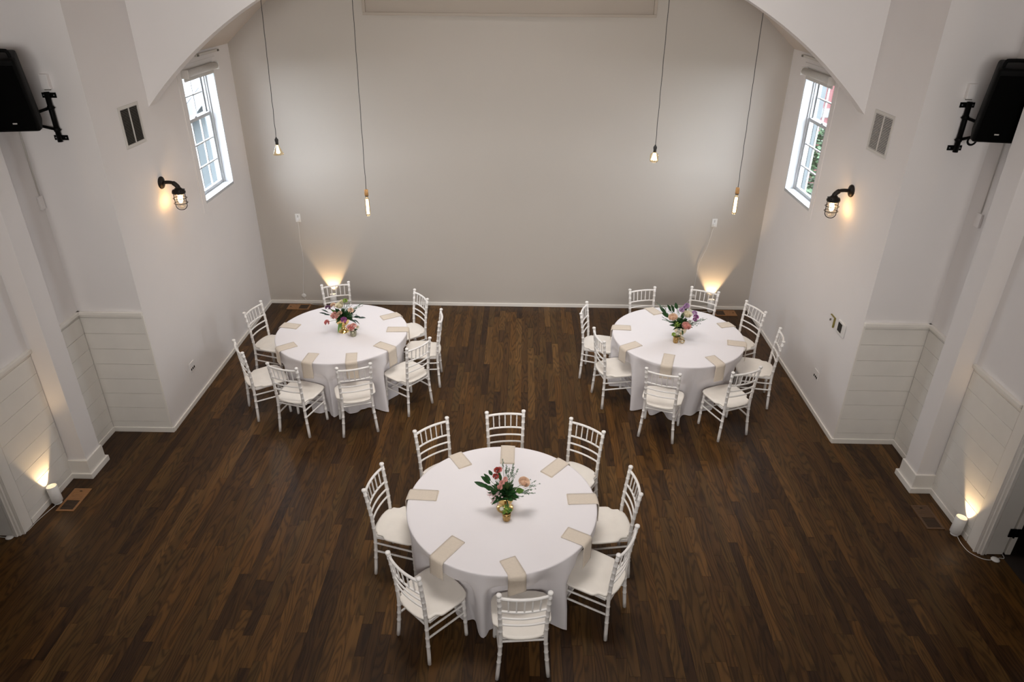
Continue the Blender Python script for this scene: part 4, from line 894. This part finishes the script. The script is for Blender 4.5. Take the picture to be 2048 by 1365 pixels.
# ------------------------------------------------------------------ caged wall lanterns
def sconce(s, y, z, label):
    t = empty('wall_lantern', (X(s, HA), y, z)); tag(t, label, 'wall lamp', 'caged wall lanterns')
    t.scale = (1.1, 1.1, 1.1); d = -s
    bm = B(); mt = Matrix.Rotation(d * PI / 2, 4, 'Y'); lathe(bm, [(0, 0), (0.058, 0), (0.060, 0.006), (0.056, 0.016), (0.036, 0.026), (0.020, 0.032), (0, 0.033)], 28, mtx=mt); obj('wall_plate', bm, M['bronze'], t, True)
    A = 0.155; bm = B(); tube(bm, spline([(d * 0.02, 0, 0), (d * 0.07, 0, 0.004), (d * 0.12, 0, -0.004), (d * A, 0, -0.038), (d * A, 0, -0.062)], 6), [0.017] * 12 + [0.023] * 13, 14, up=Vector((0, 1, 0))); obj('arm', bm, M['bronze'], t, True)
    T = Matrix.Translation((d * A, 0, 0))
    bm = B(); lathe(bm, [(0, -0.048), (0.030, -0.050), (0.036, -0.062), (0.056, -0.068), (0.056, -0.082), (0.062, -0.084), (0.062, -0.100), (0.052, -0.106), (0, -0.106)], 28, mtx=T)
    for k in range(4): 
        a = 2 * PI * (k + 0.5) / 4; lathe(bm, [(0, 0.0), (0.008, 0.0), (0.008, 0.008), (0, 0.012)], 8, mtx=Matrix.Translation((d * A + 0.055 * math.cos(a), 0.055 * math.sin(a), -0.078)))
    obj('hood', bm, M['bronze'], t, True)
    bm = B(); lathe(bm, [(0.040, -0.104), (0.043, -0.120), (0.043, -0.215), (0.036, -0.240), (0.018, -0.254), (0, -0.257)], 24, mtx=T, cap=False); obj('glass_jar', bm, M['cageglass'], t, True)
    bm = B()
    for a in (-s * math.radians(28),):
        c, sn = math.cos(a), math.sin(a)
        P_ = [(r * c + d * A, r * sn, z_) for r, z_ in [(0.050, -0.102), (0.050, -0.215), (0.044, -0.243), (0.026, -0.262), (0, -0.268), (-0.026, -0.262), (-0.044, -0.243), (-0.050, -0.215), (-0.050, -0.102)]]
        tube(bm, spline(P_, 3), 0.0040, 6, up=Vector((-sn, c, 0)))
    for zz, rr in ((-0.150, 0.062), (-0.198, 0.062)):
        tube(bm, [(d * A + rr * math.cos(2 * PI * k / 24), rr * math.sin(2 * PI * k / 24), zz) for k in range(25)], 0.0034, 6, caps=False)
    obj('cage', bm, M['bronze'], t, True)
    bm = B(); lathe(bm, [(0, -0.112), (0.012, -0.116), (0.022, -0.150), (0.024, -0.172), (0.014, -0.196), (0, -0.203)], 16, mtx=T); obj('bulb', bm, M['flame'], t, True)
    add_light('lantern_light', 'POINT', (X(s, HA) + d * (A - 0.02), y, z - 0.18), 1.9, (1.0, 0.58, 0.24), shadow_soft_size=0.015)
sconce(-1, 7.330, 2.552, 'bronze caged wall lantern below the left window, arm pointing into the room')
sconce(1, 7.315, 2.558, 'bronze caged wall lantern below the right window beside the pale wall vent')

# ------------------------------------------------------------------ wall vents
def wall_vent(s, y0, y1, z0, z1, m, label):
    t = empty('wall_vent', (X(s, HA), (y0 + y1) / 2, z0)); tag(t, label, 'vent', 'air vents high on the alcove walls')
    w = (y1 - y0) / 2; h = z1 - z0; bo = 0.030; bm = B()
    for (a, b, c, e) in ((-w - bo, w + bo, -bo, 0), (-w - bo, w + bo, h, h + bo), (-w - bo, -w, 0, h), (w, w + bo, 0, h), (-0.008, 0.008, 0, h)): box(bm, -s * 0.0005, -s * 0.008, a, b, c, e, bev=0.0015)
    obj('frame', bm, M['ventwhite'], t)
    obj('duct_shade_sheet', bx(-s * 0.0002, -s * 0.001, -w, w, 0, h), M['ventdark'], t)
    n = 24
    for k in range(n):
        for (a, b) in ((-w, -0.008), (0.008, w)):
            zz = h * (k + 0.5) / n
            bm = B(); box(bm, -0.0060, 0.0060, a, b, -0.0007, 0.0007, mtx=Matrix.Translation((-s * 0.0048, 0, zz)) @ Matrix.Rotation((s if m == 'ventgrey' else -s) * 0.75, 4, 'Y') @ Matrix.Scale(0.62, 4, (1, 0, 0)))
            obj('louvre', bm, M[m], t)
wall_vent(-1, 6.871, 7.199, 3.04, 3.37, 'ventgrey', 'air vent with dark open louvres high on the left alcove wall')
wall_vent(1, 6.824, 7.184, 3.045, 3.376, 'ventwhite', 'air vent with pale closed louvres high on the right alcove wall')

# ------------------------------------------------------------------ projection panel above
t = empty('framed_wall_panel', (-0.210, YB, 4.055)); tag(t, 'long framed taupe panel high on the back wall, cut by the upper picture edge', 'wall panel')
obj('panel', bx(-1.82, 1.82, -0.018, -0.001, 0.02, 1.08), M['panel'], t)
bm = B()
for (a, b, c, e) in ((-1.850, 1.850, -0.005, 0.030), (-1.850, 1.850, 1.06, 1.10), (-1.850, -1.812, 0.03, 1.06), (1.812, 1.850, 0.03, 1.06)): box(bm, a, b, -0.048, -0.001, c, e, bev=0.004)
obj('frame', bm, M['panel'], t)

# ------------------------------------------------------------------ outlets, thermostat
def plate_back(x, z, label):
    t = empty('wall_outlet', (x, YB, z)); tag(t, label, 'outlet', 'outlets on the back wall')
    obj('cover_plate', bx(-0.038, 0.038, -0.007, -0.0005, -0.062, 0.062, bev=0.003), M['white'], t)
    obj('plug', bx(-0.018, 0.018, -0.034, -0.007, -0.044, -0.008, bev=0.005), M['white'], t)
    for zz in (0.016, 0.034): obj('slot', bx(-0.006, 0.006, -0.0082, -0.0070, zz - 0.004, zz + 0.004), M['ventgrey'], t)
plate_back(-3.256, 1.365, 'white outlet with a plugged-in cord on the back wall, left of the far left table')
plate_back(2.757, 1.370, 'white outlet with a plugged-in cord on the back wall, above the right wall lamp')
def plate_side(s, y, z, label, holes=3):
    t = empty('data_plate', (X(s, HA), y, z)); tag(t, label, 'outlet', 'socket plates low on the alcove walls')
    obj('cover_plate', bx(-s * 0.0005, -s * 0.008, -0.060, 0.060, -0.058, 0.058, bev=0.003), M['wall'], t)
    for k in range(3):
        yy = (k - 1) * 0.036; bm = B(); lathe(bm, [(0, 0), (0.011, 0), (0.011, 0.003), (0, 0.003)], 12, mtx=Matrix.Translation((-s * 0.008, yy, -0.022)) @ Matrix.Rotation(-s * PI / 2, 4, 'Y') @ Matrix.Scale(1.4, 4, (1, 0, 0))); obj('jack', bm, M['screen'], t)
plate_side(-1, 7.075, 0.440, 'white plate with three black jacks low on the left alcove wall')
plate_side(1, 7.105, 0.440, 'white plate with three black jacks low on the right alcove wall')
t = empty('thermostat', (X(1, HA), 6.790, 1.205)); tag(t, 'white thermostat with a black screen on the right alcove wall', 'thermostat')
obj('housing', bx(-0.0005, -0.022, -0.085, 0.085, -0.075, 0.075, bev=0.008), M['white'], t); obj('display', bx(-0.0215, -0.024, -0.030, 0.062, -0.045, 0.055, bev=0.002), M['screen'], t)
t = empty('brass_bracket', (X(1, HA), 7.03, 1.18)); tag(t, 'small angled brass bracket on the wall beside the thermostat', 'bracket')
obj('cross_bar', bx(-0.001, -0.016, -0.045, 0.060, 0.048, 0.058, bev=0.002), M['brass'], t); obj('upright', bx(-0.001, -0.020, -0.057, -0.043, -0.060, 0.058, bev=0.003), M['brass'], t)
obj('peg', bx(-0.001, -0.018, 0.045, 0.055, -0.020, 0.004, bev=0.002), M['ventgrey'], t)

# ------------------------------------------------------------------ floor registers
def register(x0, x1, y0, y1, m, dark_first, label, along='y'):
    t = empty('floor_register', ((x0 + x1) / 2, (y0 + y1) / 2, 0)); tag(t, label, 'floor vent', 'wooden floor vents')
    w, d = (x1 - x0) / 2, (y1 - y0) / 2; bo = 0.022; bm = B(); H = 0.006
    for (a, b, c, e) in ((-w, w, -d, -d + bo), (-w, w, d - bo, d), (-w, -w + bo, -d + bo, d - bo), (w - bo, w, -d + bo, d - bo)): box(bm, a, b, c, e, 0.0003, H, bev=0.0015)
    obj('frame', bm, m, t); obj('duct_shade_sheet', bx(-w + bo, w - bo, -d + bo, d - bo, 0.0003, 0.0012), M['ventdark'], t)
    L = 2 * ((d if along == 'y' else w) - bo); n = 15; c0 = (-d if along == 'y' else -w) + bo
    for k in range(n):
        f = (k + 0.5) / n; op = (f < 0.48) if dark_first else (f > 0.52)
        wd = L / n * (0.36 if op else 0.86); c = c0 + L * f; zt = 0.0030 if op else 0.0052
        if along == 'y': bm = bx(-w + bo, w - bo, c - wd / 2, c + wd / 2, 0.0012, zt, bev=0.0004)
        else: bm = bx(c - wd / 2, c + wd / 2, -d + bo, d - bo, 0.0012, zt, bev=0.0004)
        obj('slat', bm, M['register_dark'] if op else m, t)
    kx, ky = ((0.0, d - bo - 0.02) if along == 'y' else ((-w + bo + 0.02 if not dark_first else w - bo - 0.02), 0.0))
    if along == 'y' and not dark_first: pass
    obj('damper_knob', bx(kx - 0.012, kx + 0.012, ky - 0.005, ky + 0.005, 0.0050, 0.0085, bev=0.001), M['screen'], t)
register(-4.405, -4.232, 5.070, 5.398, M['register'], True, 'oak floor vent beside the left uplight, half its slats open')
register(3.817, 3.985, 5.040, 5.370, M['register_dark'], True, 'dark wooden floor vent beside the right pilaster')
register(-3.555, -3.222, 9.557, 9.744, M['register'], False, 'oak floor vent in the back left corner by the back wall', 'x')
register(2.912, 3.240, 9.552, 9.745, M['register'], True, 'oak floor vent by the back wall beside the right wall lamp', 'x')

# ------------------------------------------------------------------ uplights
def uplight(x, y, tilt_to, cord, disc, label, group, energy, plugpt=None, disc_wall=False):
    ax = (Vector(tilt_to) * 0.10 + Vector((0, 0, 1))).normalized(); q = ax.to_track_quat('Z', 'Y').to_matrix().to_4x4()
    t = empty('uplight', (x, y, 0)); tag(t, label, 'floor lamp', group)
    R_ = 0.048; Tm = Matrix.Translation((0, 0, 0.022)) @ q
    bm = B(); lathe(bm, [(0, 0.0), (0.036, 0.0), (0.036, 0.008), (0.022, 0.012), (0.016, 0.03), (0, 0.03)], 24, mtx=Matrix.Translation((0, 0, 0.001))); obj('base', bm, M['white'], t, True)
    bm = B(); lathe(bm, [(0, 0.0), (R_ - 0.004, 0.0), (R_, 0.005), (R_, 0.175), (R_ - 0.003, 0.176), (R_ - 0.0045, 0.174), (R_ - 0.0045, 0.080), (0, 0.078)], 32, mtx=Tm); obj('can', bm, M['white'], t, True)
    bm = B(); lathe(bm, [(0, 0.079), (R_ - 0.010, 0.080), (R_ - 0.012, 0.086), (0, 0.090)], 28, mtx=Tm); obj('lamp_face', bm, M['lampface'], t, True)
    bm = B(); tube(bm, spline([(a - x, b - y, c) for a, b, c in cord], 8), 0.0030, 7); obj('cord', bm, M['wcord'], t, True)
    bm = B(); prof = [(0, 0), (0.032, 0), (0.036, 0.005), (0.034, 0.011), (0.022, 0.015), (0, 0.016)]
    dm = Matrix.Translation((disc[0] - x, disc[1] - y, disc[2])) @ (Matrix.Rotation(PI / 2, 4, 'X') if disc_wall else Matrix.Identity(4))
    lathe(bm, prof, 24, mtx=dm); obj('foot_switch', bm, M['white'], t, True)
    p = Vector((x, y, 0.022)) + ax * 0.104
    add_light('uplight_beam', 'SPOT', p, energy, (1.0, 0.68, 0.36), p + ax, spot_size=math.radians(64), spot_blend=0.55, shadow_soft_size=0.012)
uplight(-4.448, 5.190, (-0.9, 0.5, 0), [(-4.448, 5.145, 0.006), (-4.470, 5.06, 0.004), (-4.492, 4.93, 0.004), (-4.500, 4.80, 0.004), (-4.53, 4.745, 0.004), (-4.575, 4.722, 0.006), (-4.61, 4.714, 0.008), (-4.66, 4.712, 0.005), (-4.73, 4.72, 0.004)], (-4.61, 4.714, 0.0005), 'white can uplight on the floor beside the left pilaster', 'white can uplights', 19)
uplight(4.040, 4.985, (0.9, 0.5, 0), [(4.045, 4.945, 0.006), (4.035, 4.86, 0.004), (4.045, 4.76, 0.004), (4.10, 4.69, 0.004), (4.16, 4.662, 0.005), (4.228, 4.665, 0.008), (4.275, 4.685, 0.005), (4.31, 4.682, 0.004), (4.325, 4.70, 0.004), (4.33, 4.73, 0.004)], (4.228, 4.665, 0.0005), 'white can uplight on the floor beside the right door casing', 'white can uplights', 19)
uplight(-2.862, 9.690, (0, 1.2, 0), [(-3.256, 9.752, 1.335), (-3.259, 9.772, 1.25), (-3.27, 9.779, 1.0), (-3.26, 9.780, 0.85), (-3.275, 9.780, 0.6), (-3.32, 9.779, 0.3), (-3.333, 9.775, 0.14), (-3.30, 9.765, 0.065), (-3.22, 9.745, 0.006), (-3.0, 9.72, 0.004), (-2.895, 9.70, 0.006)], (-3.333, 9.786, 0.132), 'white can uplight against the back wall behind the far left table', 'white can uplights', 34, disc_wall=True)
uplight(2.862, 9.690, (0, 1.2, 0), [(2.757, 9.752, 1.34), (2.74, 9.775, 1.25), (2.70, 9.780, 1.0), (2.62, 9.780, 0.75), (2.60, 9.779, 0.5), (2.585, 9.779, 0.25), (2.55, 9.765, 0.17), (2.45, 9.72, 0.02), (2.55, 9.65, 0.004), (2.72, 9.67, 0.004), (2.82, 9.69, 0.006)], (2.600, 9.786, 0.205), 'white can uplight against the back wall behind the far right table', 'white can uplights', 34, disc_wall=True)

# ------------------------------------------------------------------ loudspeakers on wall brackets
def speaker(s, cx, label, cable):
    t = empty('loudspeaker', (cx, 6.10, 3.36)); tag(t, label, 'speaker', 'black loudspeakers')
    Mx = Matrix.Rotation(s * math.radians(-11), 4, 'Z') @ Matrix.Rotation(math.radians(11), 4, 'X')
    W_, D_, H_ = 0.350, 0.27, 0.60; bm = B()
    pr_ = [(-W_ / 2, -0.10), (W_ / 2, -0.10), (W_ / 2, -0.04), (W_ / 2 - 0.07, D_ - 0.10), (-W_ / 2 + 0.07, D_ - 0.10), (-W_ / 2, -0.04)]
    lo = [bm.verts.new((x_, y_, 0)) for x_, y_ in pr_]; hi = [bm.verts.new((x_ * 0.985, y_, H_)) for x_, y_ in pr_]
    bm.faces.new(lo[::-1]); bm.faces.new(hi)
    for k in range(6): bm.faces.new((lo[k], lo[(k + 1) % 6], hi[(k + 1) % 6], hi[k]))
    bmesh.ops.bevel(bm, geom=list(bm.edges), offset=0.028, segments=3, profile=0.6, affect='EDGES'); bmesh.ops.transform(bm, matrix=Mx, verts=bm.verts)
    obj('cabinet', bm, M['black'], t, True)
    bm = B(); box(bm, -W_ / 2 + 0.018, W_ / 2 - 0.018, -0.108, -0.095, 0.02, H_ - 0.05, bev=0.006, mtx=Mx); obj('grille', bm, M['grille'], t)
    bm = B(); tube(bm, [Mx @ Vector(p) for p in spline([(-0.13, -0.03, H_ - 0.03), (-0.125, -0.03, H_ + 0.035), (-0.09, -0.03, H_ + 0.048), (0.09, -0.03, H_ + 0.048), (0.125, -0.03, H_ + 0.035), (0.13, -0.03, H_ - 0.03)], 4)], 0.014, 8)
    obj('carry_handle', bm, M['black'], t, True)
    bm = B(); box(bm, -0.022 - 0.01 * s, 0.012 - 0.01 * s, -0.112, -0.107, 0.075, 0.085, bev=0.001, mtx=Mx); obj('badge', bm, M['ventwhite'], t)
    bm = B(); 
    for xx in (-0.10, 0.10): lathe(bm, [(0, -0.012), (0.014, -0.012), (0.016, 0.004), (0, 0.004)], 12, mtx=Mx @ Matrix.Translation((xx, 0.0, 0)))
    obj('rubber_foot', bm, M['black'], t)
    if cable:
        bm = B(); c0 = Mx @ Vector((-0.13, 0.02, 0.0)); tube(bm, [c0 + Vector((-0.035 * math.sin(2 * PI * k / 20), 0, -0.03 + 0.035 * math.cos(2 * PI * k / 20))) for k in range(21)], 0.009, 6, caps=False)
        tube(bm, [c0 + Vector((0.01, 0.02, 0.01)), c0 + Vector((0.005, 0, -0.0))], 0.009, 6); obj('coiled_cable', bm, M['black'], t, True)
speaker(-1, -4.290, 'black loudspeaker on a wall bracket at the left picture edge', False)
speaker(1, 3.925, 'black loudspeaker with a carry handle on a wall bracket at the right picture edge', True)
def speaker_mount(s, bx_, label):
    t = empty('wall_bracket', (bx_, YR, 3.20)); tag(t, label, 'bracket', 'speaker brackets')
    for z in (0.02, 0.385):
        obj('mounting_plate', bx(-0.062, 0.062, -0.010, -0.0005, z - 0.022, z + 0.022, bev=0.002), M['iron'], t)
        bm = B()
        for xx in (-0.045, 0.045): lathe(bm, [(0, 0), (0.006, 0), (0.006, 0.003), (0, 0.004)], 8, mtx=Matrix.Translation((xx, -0.010, z)) @ Matrix.Rotation(PI / 2, 4, 'X'))
        obj('screw', bm, M['steel'], t)
    bm = B(); tube(bm, [(0, -0.034, -0.012), (0, -0.034, 0.415)], 0.022, 14); obj('pole', bm, M['iron'], t, True)
    for z0, z1 in ((0.285, 0.225), (0.095, 0.185)):
        bm = B(); tube(bm, [(0, -0.034, z0), (s * 0.09, -0.10, (z0 + z1) / 2), (s * 0.10, -0.16, z1)], 0.013, 8); obj('arm', bm, M['iron'], t, True)
    for z in (0.095, 0.285):
        bm = B(); tube(bm, [(-s * 0.018, -0.034, z), (-s * 0.036, -0.034, z)], 0.006, 8); lathe(bm, [(0.024, z - 0.016), (0.027, z - 0.012), (0.027, z + 0.012), (0.024, z + 0.016)], 14, mtx=Matrix.Translation((0, -0.034, 0)), cap=False); obj('clamp', bm, M['iron'], t, True)
speaker_mount(-1, -4.166, 'black steel pole bracket bolted to the wall beside the left loudspeaker')
speaker_mount(1, 3.816, 'black steel pole bracket bolted to the wall beside the right loudspeaker')
def junction(s, x, label):
    t = empty('junction_box', (x, YR, 3.70)); tag(t, label, 'junction box', 'white junction boxes above the brackets')
    obj('box', bx(-0.036, 0.036, -0.042, -0.0005, -0.062, 0.062, bev=0.004), M['wall'], t); obj('cover', bx(-0.032, 0.032, -0.0445, -0.042, -0.058, 0.058, bev=0.002), M['wall'], t)
    obj('cable_stub', bx(-0.026, 0.026, -0.026, -0.012, -0.072, -0.062, bev=0.002), M['ventgrey'], t)
junction(-1, -4.156, 'white junction box above the left speaker bracket'); junction(1, 3.806, 'white junction box above the right speaker bracket')
def raceway(s, label):
    t = empty('cable_box', (X(s, HB), 6.375 if s < 0 else 6.200, 2.60)); tag(t, label, 'junction box', 'cable boxes under the loudspeakers')
    y = -0.01
    obj('box', bx(-s * 0.0005, -s * 0.022, y - 0.045, y + 0.03 if s > 0 else y + 0.018, -0.04, 0.085, bev=0.003), M['wall'], t)
    bm = B(); tube(bm, [(-s * 0.006, y, 0.085), (-s * 0.006, y, 0.95)], 0.0045, 7); obj('cable_cover', bm, M['ventwhite'], t, True)
raceway(-1, 'small white cable box with a riser under the left loudspeaker'); raceway(1, 'small white cable box with a riser under the right loudspeaker')
